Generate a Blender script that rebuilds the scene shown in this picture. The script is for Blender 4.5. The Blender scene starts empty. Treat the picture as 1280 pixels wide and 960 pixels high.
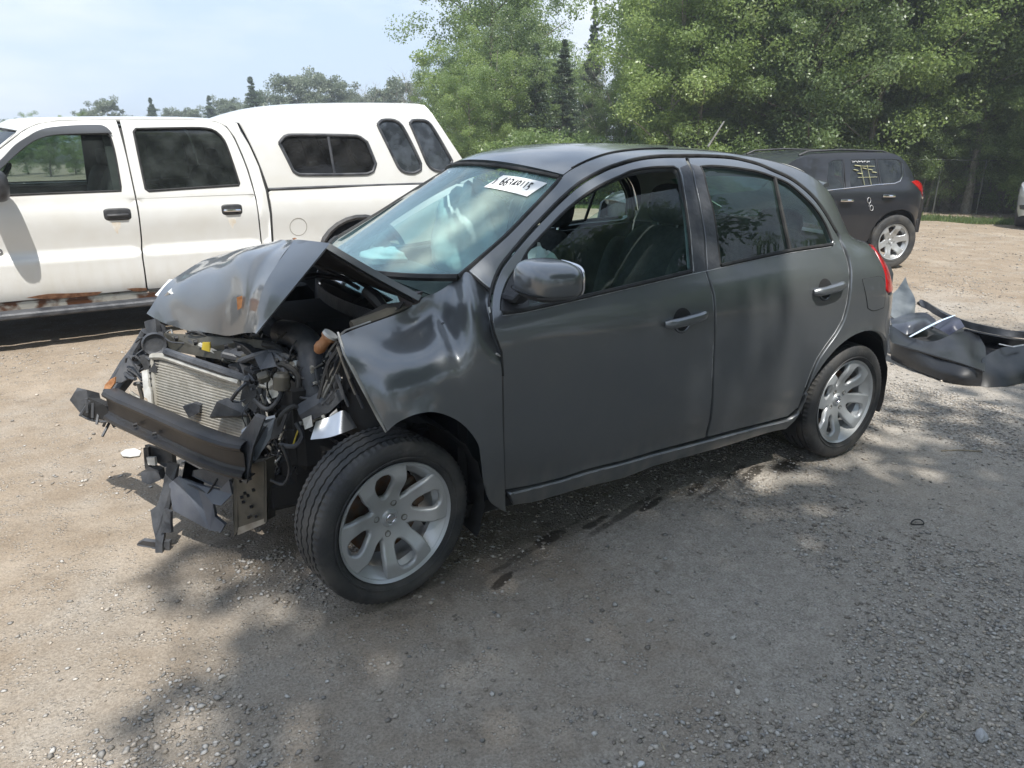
import bpy, bmesh, math, random
import numpy as np
from math import sin, cos, pi, radians
from mathutils import Vector, Matrix, Euler
from mathutils.geometry import delaunay_2d_cdt
from mathutils.bvhtree import BVHTree

random.seed(7); RNG = np.random.default_rng(7)
SC = bpy.context.scene; COL = SC.collection

# ------------------------------------------------------------------ camera
CAM = np.array([3.28367, 2.86968, 1.51956]); YAW, PITCH, ROLL = radians(-122.0207), radians(-18.07876), radians(.59518)
FPX = 915.43                                   # focal length in pixels of a 1280 px wide frame
_f = np.array([cos(YAW)*cos(PITCH), sin(YAW)*cos(PITCH), sin(PITCH)])
_r = np.cross(_f, [0, 0, 1]); _r /= np.linalg.norm(_r); _u = np.cross(_r, _f)
_r, _u = cos(ROLL)*_r + sin(ROLL)*_u, -sin(ROLL)*_r + cos(ROLL)*_u
cam = bpy.data.cameras.new('camera'); co = bpy.data.objects.new('camera', cam); COL.objects.link(co)
co.matrix_world = Matrix(((_r[0], _u[0], -_f[0], CAM[0]), (_r[1], _u[1], -_f[1], CAM[1]), (_r[2], _u[2], -_f[2], CAM[2]), (0, 0, 0, 1)))
cam.sensor_width = 36; cam.lens = FPX/1280*36; cam.clip_start = .05; cam.clip_end = 2000
SC.camera = co
# ------------------------------------------------------------------ light
SUN_AZ, SUN_EL = radians(72), radians(62)      # azimuth from +x towards +y
SDIR = Vector((cos(SUN_AZ)*cos(SUN_EL), sin(SUN_AZ)*cos(SUN_EL), sin(SUN_EL)))
sl = bpy.data.lights.new('sun', 'SUN'); sl.energy = 3.45; sl.angle = radians(.53); sl.color = (1, .965, .905)
so = bpy.data.objects.new('sun', sl); COL.objects.link(so); so.rotation_euler = SDIR.to_track_quat('Z', 'Y').to_euler()
W = bpy.data.worlds.new('World'); SC.world = W; W.use_nodes = True
nt = W.node_tree; nt.nodes.clear()
sky = nt.nodes.new('ShaderNodeTexSky'); sky.sky_type = 'NISHITA'; sky.sun_disc = False
sky.sun_elevation = SUN_EL; sky.sun_rotation = pi/2 - SUN_AZ; sky.air_density = 1.0; sky.dust_density = 1.6; sky.ozone_density = 1.6
tc = nt.nodes.new('ShaderNodeTexCoord'); mp = nt.nodes.new('ShaderNodeMapping'); mp.inputs['Scale'].default_value = (1, 1, 3.2)
nz = nt.nodes.new('ShaderNodeTexNoise'); nz.inputs['Scale'].default_value = 2.3; nz.inputs['Detail'].default_value = 9; nz.inputs['Roughness'].default_value = .56
rp = nt.nodes.new('ShaderNodeValToRGB'); rp.color_ramp.elements[0].position = .45; rp.color_ramp.elements[1].position = .68
rp.color_ramp.elements[0].color = (0, 0, 0, 1); rp.color_ramp.elements[1].color = (.9, .9, .9, 1)
mh = nt.nodes.new('ShaderNodeMixRGB'); mh.inputs[0].default_value = .80; mh.inputs[2].default_value = (2.55, 3.12, 4.0, 1)   # summer haze evens out the sky
mx = nt.nodes.new('ShaderNodeMixRGB'); mx.inputs[2].default_value = (4.1, 4.35, 4.75, 1)
bg = nt.nodes.new('ShaderNodeBackground'); bg.inputs[1].default_value = .15
wo = nt.nodes.new('ShaderNodeOutputWorld')
for a, b in ((tc.outputs['Generated'], mp.inputs[0]), (mp.outputs[0], nz.inputs['Vector']), (nz.outputs[0], rp.inputs[0]), (rp.outputs[0], mx.inputs[0]),
             (sky.outputs[0], mh.inputs[1]), (mh.outputs[0], mx.inputs[1]), (mx.outputs[0], bg.inputs[0]), (bg.outputs[0], wo.inputs[0])): nt.links.new(a, b)
SC.view_settings.view_transform = 'Standard'; SC.view_settings.look = 'None'; SC.view_settings.exposure = 0.88; SC.view_settings.gamma = 1
SC.cycles.max_bounces = 8; SC.cycles.transparent_max_bounces = 16; SC.cycles.diffuse_bounces = 3

# ------------------------------------------------------------------ helpers
def ray(px, py):                              # direction of the sight line through a point measured in the photograph
    return _f + _r*(px-640)/FPX - _u*(py-480)/FPX
def on_y(px, py, y): d = ray(px, py); return CAM + d*((y-CAM[1])/d[1])
def on_z(px, py, z): d = ray(px, py); return CAM + d*((z-CAM[2])/d[2])
def on_x(px, py, x): d = ray(px, py); return CAM + d*((x-CAM[0])/d[0])

def mat(name, col, rough=.6, metal=0, col2=None, nscale=6, bump=0, bscale=None, coat=0, spec=.5, ramp=(.35, .65), detail=6, distort=0, obj=True, trans=0, coords='Object', emit=None, coatr=.03):
    m = bpy.data.materials.new(name); m.use_nodes = True; N = m.node_tree.nodes; L = m.node_tree.links
    b = N['Principled BSDF']; b.inputs['Base Color'].default_value = (*col, 1); b.inputs['Roughness'].default_value = rough
    b.inputs['Metallic'].default_value = metal; b.inputs['Coat Weight'].default_value = coat; b.inputs['Coat Roughness'].default_value = coatr
    b.inputs['Specular IOR Level'].default_value = spec; b.inputs['Transmission Weight'].default_value = trans
    t = N.new('ShaderNodeTexCoord')
    if col2 is not None:
        n = N.new('ShaderNodeTexNoise'); n.inputs['Scale'].default_value = nscale; n.inputs['Detail'].default_value = detail; n.inputs['Distortion'].default_value = distort
        L.new(t.outputs[coords], n.inputs['Vector']); r = N.new('ShaderNodeValToRGB')
        r.color_ramp.elements[0].position, r.color_ramp.elements[1].position = ramp
        r.color_ramp.elements[0].color = (*col, 1); r.color_ramp.elements[1].color = (*col2, 1)
        L.new(n.outputs[0], r.inputs[0]); L.new(r.outputs[0], b.inputs['Base Color'])
    if bump:
        n = N.new('ShaderNodeTexNoise'); n.inputs['Scale'].default_value = bscale or nscale*4; n.inputs['Detail'].default_value = 5
        L.new(t.outputs[coords], n.inputs['Vector']); bb = N.new('ShaderNodeBump'); bb.inputs['Strength'].default_value = min(1, bump); bb.inputs['Distance'].default_value = .01
        L.new(n.outputs[0], bb.inputs['Height']); L.new(bb.outputs[0], b.inputs['Normal'])
    if emit: b.inputs['Emission Color'].default_value = (*emit, 1); b.inputs['Emission Strength'].default_value = 1
    return m
def glass(name, tint=(.5, .6, .58), haze=.06, hazecol=(.6, .68, .66), rough=.0, ior=1.5, dirt=8):
    m = bpy.data.materials.new(name); m.use_nodes = True; N = m.node_tree.nodes; L = m.node_tree.links; N.clear()
    o = N.new('ShaderNodeOutputMaterial'); tr = N.new('ShaderNodeBsdfTransparent'); tr.inputs[0].default_value = (*tint, 1)
    gl = N.new('ShaderNodeBsdfGlossy'); gl.inputs['Roughness'].default_value = rough; fr = N.new('ShaderNodeFresnel'); ge = N.new('ShaderNodeNewGeometry'); mi = N.new('ShaderNodeMapRange'); mi.inputs[3].default_value = ior; mi.inputs[4].default_value = 1/ior; L.new(ge.outputs['Backfacing'], mi.inputs[0]); L.new(mi.outputs[0], fr.inputs[0])   # a thin pane reflects alike from both sides
    df = N.new('ShaderNodeBsdfDiffuse'); df.inputs[0].default_value = (*hazecol, 1); m1 = N.new('ShaderNodeMixShader'); m2 = N.new('ShaderNodeMixShader')
    t = N.new('ShaderNodeTexCoord'); n = N.new('ShaderNodeTexNoise'); n.inputs['Scale'].default_value = dirt; n.inputs['Detail'].default_value = 4; n.inputs['Roughness'].default_value = .5
    L.new(t.outputs['Object'], n.inputs['Vector']); r = N.new('ShaderNodeMapRange'); r.inputs[1].default_value = .35; r.inputs[2].default_value = .75
    r.inputs[3].default_value = haze*.45; r.inputs[4].default_value = haze*2; L.new(n.outputs[0], r.inputs[0]); L.new(r.outputs[0], m1.inputs[0])
    L.new(tr.outputs[0], m1.inputs[1]); L.new(df.outputs[0], m1.inputs[2]); L.new(fr.outputs[0], m2.inputs[0]); L.new(m1.outputs[0], m2.inputs[1]); L.new(gl.outputs[0], m2.inputs[2])
    L.new(m2.outputs[0], o.inputs[0]); return m

def tag(o, label=None, cat=None, group=None, kind=None):
    if label: o['label'] = label
    if cat: o['category'] = cat
    if group: o['group'] = group
    if kind: o['kind'] = kind
    return o
def empty(name, loc=(0, 0, 0), rz=0, **k):
    o = bpy.data.objects.new(name, None); COL.objects.link(o); o.location = loc; o.rotation_euler = (0, 0, rz); o.empty_display_size = .2
    return tag(o, **k)
def mk(name, verts, faces, m=None, parent=None, smooth=True, mi=None, angle=None):
    me = bpy.data.meshes.new(name); me.from_pydata([tuple(map(float, v)) for v in verts], [], faces)
    if m is not None:
        for x in (m if isinstance(m, (list, tuple)) else [m]): me.materials.append(x)
    if mi is not None: me.polygons.foreach_set('material_index', mi)
    if smooth: me.polygons.foreach_set('use_smooth', [True]*len(me.polygons))
    if smooth and angle: me.set_sharp_from_angle(angle=radians(angle))
    me.update(); o = bpy.data.objects.new(name, me); COL.objects.link(o); o.parent = parent
    return o
class MB:                                      # collects shapes, links them as ONE mesh object
    def __init__(s): s.v = []; s.f = []; s.m = []; s.k = 0
    def add(s, V, F):
        n = len(s.v); s.v += [tuple(map(float, v)) for v in V]; s.f += [tuple(i+n for i in f) for f in F]; s.m += [s.k]*len(F); return s
    def box(s, c, d, rot=None, bev=0):
        x, y, z = [q/2 for q in d]; R = rot.to_matrix() if rot is not None else None
        if bev:
            b = min(bev, x*.9, y*.9, z*.9); V = []; 
            for sx in (-1, 1):
                for sy in (-1, 1):
                    for sz in (-1, 1):
                        V += [(sx*x, sy*(y-b), sz*(z-b)), (sx*(x-b), sy*y, sz*(z-b)), (sx*(x-b), sy*(y-b), sz*z)]
            bm = bmesh.new(); vs = [bm.verts.new(v) for v in V]; bmesh.ops.convex_hull(bm, input=vs); bmesh.ops.dissolve_limit(bm, angle_limit=.01, verts=bm.verts, edges=bm.edges)
            bm.verts.index_update(); V = [v.co.copy() for v in bm.verts]; F = [tuple(v.index for v in f.verts) for f in bm.faces]; bm.free()
        else:
            V = [Vector((a*x, b_*y, c_*z)) for a in (-1, 1) for b_ in (-1, 1) for c_ in (-1, 1)]
            F = [(0, 1, 3, 2), (4, 6, 7, 5), (0, 4, 5, 1), (2, 3, 7, 6), (0, 2, 6, 4), (1, 5, 7, 3)]
        V = [(R @ Vector(v) if R else Vector(v)) + Vector(c) for v in V]
        return s.add(V, F)
    def tube(s, pts, r, n=8, caps=True, flat=1.0):
        pts = [Vector(p) for p in pts]; R = r if isinstance(r, (list, tuple)) else [r]*len(pts); V = []; F = []
        up = Vector((0, 0, 1)); prev = None
        for i, p in enumerate(pts):
            d = (pts[min(i+1, len(pts)-1)] - pts[max(i-1, 0)]); 
            if d.length < 1e-9: d = Vector((0, 0, 1))
            d.normalize()
            if prev is None: a = d.cross(up if abs(d.z) < .9 else Vector((1, 0, 0))).normalized()
            else: a = (prev - d*prev.dot(d)); a = a.normalized() if a.length > 1e-6 else d.orthogonal().normalized()
            prev = a; b = d.cross(a)
            for k in range(n): t = 2*pi*k/n; V.append(p + (a*cos(t) + b*sin(t)*flat)*R[i])
        for i in range(len(pts)-1):
            for k in range(n): F.append((i*n+k, i*n+(k+1) % n, (i+1)*n+(k+1) % n, (i+1)*n+k))
        if caps: F.append(tuple(range(n))[::-1]); F.append(tuple(range((len(pts)-1)*n, len(pts)*n)))
        return s.add(V, F)
    def lathe(s, prof, n, c=(0, 0, 0), ax='y', closed=False, rfun=None):   # prof: (axial, radius)
        V = []; F = []; c = Vector(c)
        for k in range(n):
            t = 2*pi*k/n
            for j, (a, r) in enumerate(prof):
                if rfun: a, r = rfun(k, j, a, r)
                q = {'y': (r*cos(t), a, r*sin(t)), 'z': (r*cos(t), r*sin(t), a), 'x': (a, r*cos(t), r*sin(t))}[ax]; V.append(c + Vector(q))
        m = len(prof)
        for k in range(n):
            k2 = (k+1) % n
            for j in range(m if closed else m-1): j2 = (j+1) % m; F.append((k*m+j, k*m+j2, k2*m+j2, k2*m+j))
        return s.add(V, F)
    def prism(s, pts, off):                    # 3D polygon swept by a vector
        pts = [Vector(p) for p in pts]; off = Vector(off); n = len(pts)
        return s.add(pts + [p+off for p in pts], [tuple(range(n))[::-1], tuple(range(n, 2*n))] + [(i, (i+1) % n, n+(i+1) % n, n+i) for i in range(n)])
    def build(s, name, m, parent=None, smooth=True, angle=35, fix=True):
        o = mk(name, s.v, s.f, m, parent, smooth=False, mi=s.m if isinstance(m, (list, tuple)) else None)
        if fix:
            bm = bmesh.new(); bm.from_mesh(o.data); bmesh.ops.recalc_face_normals(bm, faces=bm.faces); bm.to_mesh(o.data); bm.free()
        if smooth:
            o.data.polygons.foreach_set('use_smooth', [True]*len(o.data.polygons)); o.data.set_sharp_from_angle(angle=radians(angle))
        return o
def text(name, body, size, m, parent, M, extrude=.0006, bold=0, font_scale_x=1):
    cu = bpy.data.curves.new(name, 'FONT'); cu.body = body; cu.size = size; cu.align_x = 'CENTER'; cu.align_y = 'CENTER'; cu.extrude = extrude; cu.offset = bold; cu.resolution_u = 3
    cu.materials.append(m); t_ = bpy.data.objects.new(name, cu); COL.objects.link(t_); bpy.context.view_layer.update(); me = bpy.data.meshes.new_from_object(t_.evaluated_get(bpy.context.evaluated_depsgraph_get())); bpy.data.objects.remove(t_)
    if not me.materials: me.materials.append(m)
    o = bpy.data.objects.new(name, me); COL.objects.link(o); o.parent = parent; o.matrix_local = M @ Matrix.Diagonal((font_scale_x, 1, 1, 1)); return o

def catmull(P, closed=True, step=.02, sharp=38):
    P = [np.array(p, float) for p in P]; n = len(P); out = []
    def ang(i):
        if not closed and (i == 0 or i == n-1): return 180
        a = P[i]-P[i-1]; b = P[(i+1) % n]-P[i]; c = np.dot(a, b)/(np.linalg.norm(a)*np.linalg.norm(b)+1e-12); return math.degrees(math.acos(max(-1, min(1, c))))
    sh = [ang(i) > sharp for i in range(n)]
    for i in range(n if closed else n-1):
        p1, p2 = P[i], P[(i+1) % n]; L = np.linalg.norm(p2-p1); k = max(1, int(round(L/step)))
        p0 = p1*2-p2 if sh[i] else P[i-1]; p3 = p2*2-p1 if sh[(i+1) % n] else P[(i+2) % n]
        m1 = (p2-p0)*.5; m2 = (p3-p1)*.5          # limit tangents to the segment
        for m_ in (m1, m2):
            l = np.linalg.norm(m_)
            if l > L: m_ *= L/l
        for j in range(k):
            t = j/k; out.append((2*t**3-3*t*t+1)*p1 + (t**3-2*t*t+t)*m1 + (-2*t**3+3*t*t)*p2 + (t**3-t*t)*m2)
    if not closed: out.append(P[-1])
    return np.array(out)
def inpoly(P, x, y):
    x = np.asarray(x); y = np.asarray(y); r = np.zeros(x.shape, bool); n = len(P); j = n-1
    for i in range(n):
        xi, yi = P[i]; xj, yj = P[j]
        if yi != yj: r ^= ((yi > y) != (yj > y)) & (x < (xj-xi)*(y-yi)/(yj-yi)+xi)
        j = i
    return r
def area2(P): return .5*sum(P[i-1][0]*P[i][1]-P[i][0]*P[i-1][1] for i in range(len(P)))
def inset(P, d):                               # P counter-clockwise; d>0 moves inwards
    P = np.asarray(P); a = P-np.roll(P, 1, 0); b = np.roll(P, -1, 0)-P
    a /= np.linalg.norm(a, axis=1)[:, None]+1e-12; b /= np.linalg.norm(b, axis=1)[:, None]+1e-12
    n = np.stack([-(a[:, 1]+b[:, 1]), a[:, 0]+b[:, 0]], 1); l = np.linalg.norm(n, axis=1)[:, None]; n /= np.maximum(l, .3)
    return P+n*d*np.minimum(1.6, 1/np.maximum(.4, l/2))
def panel(name, parent, fn, outline, m, holes=(), off=0, thick=.018, gap=.002, h=.035, bev=.0025, smooth_out=True, step=.02, mirror=False, rim=True, disp=None):
    """a sheet cut from the surface fn(a,b)->xyz along a closed outline in (a,b), with a rounded folded edge"""
    def prep(P, ccw):
        P = catmull(P, True, step) if smooth_out else np.array(P, float)
        if (area2(P) > 0) != ccw: P = P[::-1]
        return P
    O = inset(prep(outline, True), gap); H = [inset(prep(q, False), gap) for q in holes]
    rings = [O]+H; inner = [inset(q, bev*1.5) for q in rings] if rim else rings
    pts = []; edges = []
    for q in inner:
        n0 = len(pts); pts += [tuple(p) for p in q]; edges += [(n0+i, n0+(i+1) % len(q)) for i in range(len(q))]
    nb = len(pts); lo = O.min(0); hi = O.max(0)
    gx, gy = np.meshgrid(np.arange(lo[0]+h*.5, hi[0], h), np.arange(lo[1]+h*.5, hi[1], h)); gx = gx.copy(); gx[1::2] += h*.5; gx = gx.ravel(); gy = gy.ravel()
    ok = inpoly(inner[0], gx, gy)
    for q in inner[1:]: ok &= ~inpoly(q, gx, gy)
    gx, gy = gx[ok], gy[ok]; B = np.array(pts)
    if len(gx):
        dm = np.min((gx[:, None]-B[None, :, 0])**2+(gy[:, None]-B[None, :, 1])**2, axis=1); k = dm > (h*.45)**2; gx, gy = gx[k], gy[k]
    pts += list(zip(gx.tolist(), gy.tolist()))
    r = delaunay_2d_cdt([Vector((float(a), float(b))) for a, b in pts], edges, [], 0, 1e-7)
    V2 = np.array([tuple(v) for v in r[0]]); T = np.array([t for t in r[2]]); C = V2[T].mean(1)
    ok = inpoly(inner[0], C[:, 0], C[:, 1])
    for q in inner[1:]: ok &= ~inpoly(q, C[:, 0], C[:, 1])
    T = T[ok]
    back = {}                                   # input vertex -> output vertex
    for k, src in enumerate(r[3]):
        for s in src: back[s] = k
    e = 1e-3
    def F3(P):
        P = np.asarray(P); X = np.array([fn(a, b) for a, b in P]); Xa = np.array([fn(a+e, b) for a, b in P])-X; Xb = np.array([fn(a, b+e) for a, b in P])-X
        N = np.cross(Xa, Xb); N /= np.linalg.norm(N, axis=1)[:, None]+1e-15
        return X, N
    X, Nn = F3(V2); sg = 1
    ctr = X.mean(0)
    flip = getattr(fn, 'flip', 1); Nn = Nn*flip
    X = X+Nn*off; V = [tuple(x) for x in X]; NV = [tuple(x) for x in Nn]
    F = [tuple(t) if flip > 0 else tuple(t[::-1]) for t in T]
    i0 = 0
    if rim:
        for q, qi in zip(rings, inner):
            n = len(q); Q3, QN = F3(q); QN = QN*flip; b0 = len(V)
            c3 = np.array([V[back[i0+i]] for i in range(n)]); outd = Q3+QN*off-c3; outd /= np.linalg.norm(outd, axis=1)[:, None]+1e-12
            A = Q3+QN*(off-bev); Bk = Q3+QN*(off-thick); mid = (outd+QN*.6); mid /= np.linalg.norm(mid, axis=1)[:, None]
            V += [tuple(x) for x in A]; NV += [tuple(x) for x in mid]; V += [tuple(x) for x in Bk]; NV += [tuple(x) for x in outd]
            for i in range(n):
                j = (i+1) % n; a0, a1 = back[i0+i], back[i0+j]
                if a0 == a1: continue
                f1 = (a1, a0, b0+i, b0+j); f2 = (b0+j, b0+i, b0+n+i, b0+n+j)
                F += [f1, f2] if flip > 0 else [f1[::-1], f2[::-1]]
            i0 += n
    o = mk(name, V, F, m, parent); me = o.data
    NVa = np.array(NV); me.normals_split_custom_set_from_vertices([Vector(n) for n in NVa])
    outl = [o]
    if mirror:
        p = bpy.data.objects.new(name, me); COL.objects.link(p); p.parent = parent; p.scale = (1, -1, 1); outl.append(p)
    return o

class Side:                                    # the flank of a car: y = half(x,z) in the car's own frame
    flip = -1
    def __init__(s, half, M=Matrix()): s.half = half; s.M = M; s.Mi = np.array(M.inverted())
    def __call__(s, x, z): return np.array((x, s.half(x, z), z))
    def pick(s, px, py):
        o = s.Mi[:3, :3] @ CAM + s.Mi[:3, 3]; d = s.Mi[:3, :3] @ ray(px, py); y = .8
        for _ in range(60):
            t = (y-o[1])/d[1]; q = o+d*t; y2 = s.half(q[0], q[2]); y = y*.4+y2*.6
        return (q[0], q[2])
    def px(s, L): return [s.pick(*p) for p in L]
def spatch(G, sub=6):                          # smooth surface through a grid of 3D points -> (rows, cols, 3)
    G = np.array(G, float)
    def up(A):
        n = len(A); out = []
        for i in range(n-1):
            p0 = A[i-1] if i else 2*A[0]-A[1]; p1 = A[i]; p2 = A[i+1]; p3 = A[i+2] if i+2 < n else 2*A[-1]-A[-2]
            for j in range(sub):
                t = j/sub; out.append(.5*((2*p1)+(-p0+p2)*t+(2*p0-5*p1+4*p2-p3)*t*t+(-p0+3*p1-3*p2+p3)*t**3))
        out.append(A[-1]); return np.array(out)
    return up(up(G).transpose(1, 0, 2)).transpose(1, 0, 2)
def sheet(name, G, m, parent, thick=.0, sub=6, both=None, want=None, smooth=True, angle=50, wob=None):
    """a smooth sheet through grid G with thickness; want = a point its front looks to"""
    S = spatch(G, sub) if sub > 1 else np.array(G, float); r, c, _ = S.shape
    if wob is not None:
        for i in range(r):
            for j in range(c): S[i, j] += wob(S[i, j], i/(r-1), j/(c-1))
    du = np.gradient(S, axis=0); dv = np.gradient(S, axis=1); N = np.cross(du, dv); N /= np.linalg.norm(N, axis=2)[..., None]+1e-12
    ctr = S.reshape(-1, 3).mean(0); w = np.array(want if want is not None else CAM)-ctr
    flip = np.dot(N.reshape(-1, 3).mean(0), w) < 0
    V = S.reshape(-1, 3).tolist(); F = []; 
    if flip: N = -N
    for i in range(r-1):
        for j in range(c-1):
            f = (i*c+j, (i+1)*c+j, (i+1)*c+j+1, i*c+j+1); F.append(f[::-1] if flip else f)
    mi = [0]*len(F)
    if thick:
        B = (S-N*thick).reshape(-1, 3); n = r*c; V += B.tolist(); k = len(F)
        F += [tuple(q+n for q in f[::-1]) for f in F[:k]]; mi += [1 if both else 0]*k
        per = [(0, j) for j in range(c)]+[(i, c-1) for i in range(1, r)]+[(r-1, j) for j in range(c-2, -1, -1)]+[(i, 0) for i in range(r-2, 0, -1)]
        idx = [i*c+j for i, j in per]
        for a in range(len(idx)):
            p, q = idx[a], idx[(a+1) % len(idx)]; f = (p, q, q+n, p+n); F.append(f[::-1] if flip else f); mi.append(0)
    o = mk(name, V, F, [m, both] if both else m, parent, smooth=smooth, mi=mi, angle=angle)
    return o

# ------------------------------------------------------------------ materials
def patch_glass(name, *a, **k):                # windscreen: a pale cream patch painted into one part of the glass
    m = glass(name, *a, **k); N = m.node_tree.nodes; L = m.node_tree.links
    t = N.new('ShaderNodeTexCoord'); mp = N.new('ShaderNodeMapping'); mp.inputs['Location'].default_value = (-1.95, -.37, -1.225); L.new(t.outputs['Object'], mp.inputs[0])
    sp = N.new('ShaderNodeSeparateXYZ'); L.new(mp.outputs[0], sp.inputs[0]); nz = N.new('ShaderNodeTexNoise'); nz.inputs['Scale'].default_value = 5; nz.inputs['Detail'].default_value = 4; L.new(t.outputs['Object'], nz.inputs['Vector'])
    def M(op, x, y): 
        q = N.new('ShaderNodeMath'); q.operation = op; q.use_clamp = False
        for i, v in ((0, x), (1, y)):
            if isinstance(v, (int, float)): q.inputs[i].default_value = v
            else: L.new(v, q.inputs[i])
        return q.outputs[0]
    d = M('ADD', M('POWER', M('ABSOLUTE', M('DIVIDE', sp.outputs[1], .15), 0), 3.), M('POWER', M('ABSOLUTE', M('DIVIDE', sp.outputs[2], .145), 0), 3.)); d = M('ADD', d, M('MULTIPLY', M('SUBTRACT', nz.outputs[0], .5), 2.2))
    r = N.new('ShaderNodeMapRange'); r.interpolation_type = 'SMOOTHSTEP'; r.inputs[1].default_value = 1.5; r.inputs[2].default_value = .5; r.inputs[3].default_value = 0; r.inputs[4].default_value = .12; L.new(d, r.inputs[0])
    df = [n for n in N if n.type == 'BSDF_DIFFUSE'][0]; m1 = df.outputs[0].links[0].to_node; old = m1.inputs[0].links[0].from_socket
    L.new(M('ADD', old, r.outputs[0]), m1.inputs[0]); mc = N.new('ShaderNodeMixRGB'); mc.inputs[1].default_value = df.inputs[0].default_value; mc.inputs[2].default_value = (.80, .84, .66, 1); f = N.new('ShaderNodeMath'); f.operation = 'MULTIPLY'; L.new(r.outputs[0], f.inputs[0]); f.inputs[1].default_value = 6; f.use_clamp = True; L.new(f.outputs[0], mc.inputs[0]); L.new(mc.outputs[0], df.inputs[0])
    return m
def paint(name, col, col2, metal=.55, rough=.36, coat=1.0, dust=(.30, .27, .23), dustamt=.10, nscale=3, flake=True, coatr=.04, low=None):
    m = bpy.data.materials.new(name); m.use_nodes = True; N = m.node_tree.nodes; L = m.node_tree.links; b = N['Principled BSDF']
    t = N.new('ShaderNodeTexCoord'); n = N.new('ShaderNodeTexNoise'); n.inputs['Scale'].default_value = nscale; n.inputs['Detail'].default_value = 10; n.inputs['Roughness'].default_value = .62
    L.new(t.outputs['Object'], n.inputs['Vector']); mr = N.new('ShaderNodeMapRange'); mr.inputs[1].default_value = .42; mr.inputs[2].default_value = .75; mr.inputs[3].default_value = 0; mr.inputs[4].default_value = dustamt*2.2
    L.new(n.outputs[0], mr.inputs[0]); n2 = N.new('ShaderNodeTexNoise'); n2.inputs['Scale'].default_value = 1.3; n2.inputs['Detail'].default_value = 3; L.new(t.outputs['Object'], n2.inputs['Vector'])
    mc = N.new('ShaderNodeMixRGB'); mc.inputs[1].default_value = (*col, 1); mc.inputs[2].default_value = (*col2, 1); L.new(n2.outputs[0], mc.inputs[0])
    fac = mr.outputs[0]
    if low:                                    # road dirt thrown up on the lowest part of the body
        sp = N.new('ShaderNodeSeparateXYZ'); L.new(t.outputs['Object'], sp.inputs[0]); lr = N.new('ShaderNodeMapRange'); lr.inputs[1].default_value = low[0]; lr.inputs[2].default_value = low[1]
        lr.inputs[3].default_value = low[2]; lr.inputs[4].default_value = 0; L.new(sp.outputs[2], lr.inputs[0]); mm = N.new('ShaderNodeMath'); mm.operation = 'MULTIPLY'; L.new(lr.outputs[0], mm.inputs[0])
        nn = N.new('ShaderNodeTexNoise'); nn.inputs['Scale'].default_value = 14; nn.inputs['Detail'].default_value = 8; mpp = N.new('ShaderNodeMapping'); mpp.inputs['Scale'].default_value = (1, 1, .25); L.new(t.outputs['Object'], mpp.inputs[0]); L.new(mpp.outputs[0], nn.inputs['Vector'])
        n3 = N.new('ShaderNodeMapRange'); n3.inputs[1].default_value = .4; n3.inputs[2].default_value = .68; L.new(nn.outputs[0], n3.inputs[0]); L.new(n3.outputs[0], mm.inputs[1])
        ad = N.new('ShaderNodeMath'); ad.operation = 'ADD'; ad.use_clamp = True; L.new(mm.outputs[0], ad.inputs[0]); L.new(mr.outputs[0], ad.inputs[1]); fac = ad.outputs[0]
    md = N.new('ShaderNodeMixRGB'); md.inputs[2].default_value = (*dust, 1); L.new(fac, md.inputs[0]); L.new(mc.outputs[0], md.inputs[1]); L.new(md.outputs[0], b.inputs['Base Color'])
    inv = N.new('ShaderNodeMapRange'); inv.inputs[3].default_value = coat; inv.inputs[4].default_value = coat*.1; L.new(fac, inv.inputs[0]); L.new(inv.outputs[0], b.inputs['Coat Weight'])
    im = N.new('ShaderNodeMapRange'); im.inputs[3].default_value = metal; im.inputs[4].default_value = 0; L.new(fac, im.inputs[0]); L.new(im.outputs[0], b.inputs['Metallic'])
    b.inputs['Roughness'].default_value = rough; b.inputs['Coat Roughness'].default_value = coatr
    if flake:
        fn = N.new('ShaderNodeTexNoise'); fn.inputs['Scale'].default_value = 40; fn.inputs['Detail'].default_value = 2; L.new(t.outputs['Object'], fn.inputs['Vector']); bp = N.new('ShaderNodeBump'); bp.inputs['Strength'].default_value = .05; bp.inputs['Distance'].default_value = .004
        L.new(fn.outputs[0], bp.inputs['Height']); L.new(bp.outputs[0], b.inputs['Normal'])
    return m
PAINT = paint('gunmetal_paint', (.135, .148, .160), (.158, .168, .177), .62, .35, .9, dustamt=.05, coatr=.08, low=(.18, .42, .55))
WHITE = paint('white_paint', (.71, .71, .695), (.65, .65, .63), 0, .35, .7, dust=(.5, .46, .38), dustamt=.14, flake=False, low=(.3, .85, .35))
BLKP = paint('black_paint', (.007, .009, .014), (.009, .011, .017), 0, .5, .7, dustamt=.012, coatr=.03)
SILVP = paint('pale_silver_paint', (.62, .65, .7), (.6, .63, .68), .4, .3, 1)
PLAS = mat('black_plastic', (.022, .023, .026), .48, col2=(.05, .05, .052), nscale=18, bump=.12, bscale=160)
PLASB = mat('dusty_black_plastic', (.028, .031, .038), .5, col2=(.085, .088, .095), nscale=9, bump=.25, bscale=60, detail=9)
RUB = mat('rubber', (.012, .012, .012), .7, col2=(.03, .03, .029), nscale=25)
TYRE = mat('tyre_rubber', (.034, .035, .037), .72, col2=(.12, .112, .10), nscale=7, bump=.25, bscale=90, detail=10, ramp=(.42, .85))
RIM = mat('alloy', (.46, .48, .495), .36, .4, col2=(.42, .425, .42), nscale=9, coat=.4, detail=8, ramp=(.4, .8))
DISC = mat('brake_steel', (.16, .14, .12), .5, .6, col2=(.19, .10, .05), nscale=30)
RUST = mat('rusty_metal', (.16, .065, .028), .85, col2=(.32, .16, .08), nscale=30, bump=.5)
STEEL = mat('bare_steel', (.32, .32, .31), .42, .7, col2=(.2, .19, .17), nscale=14, bump=.1)
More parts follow.
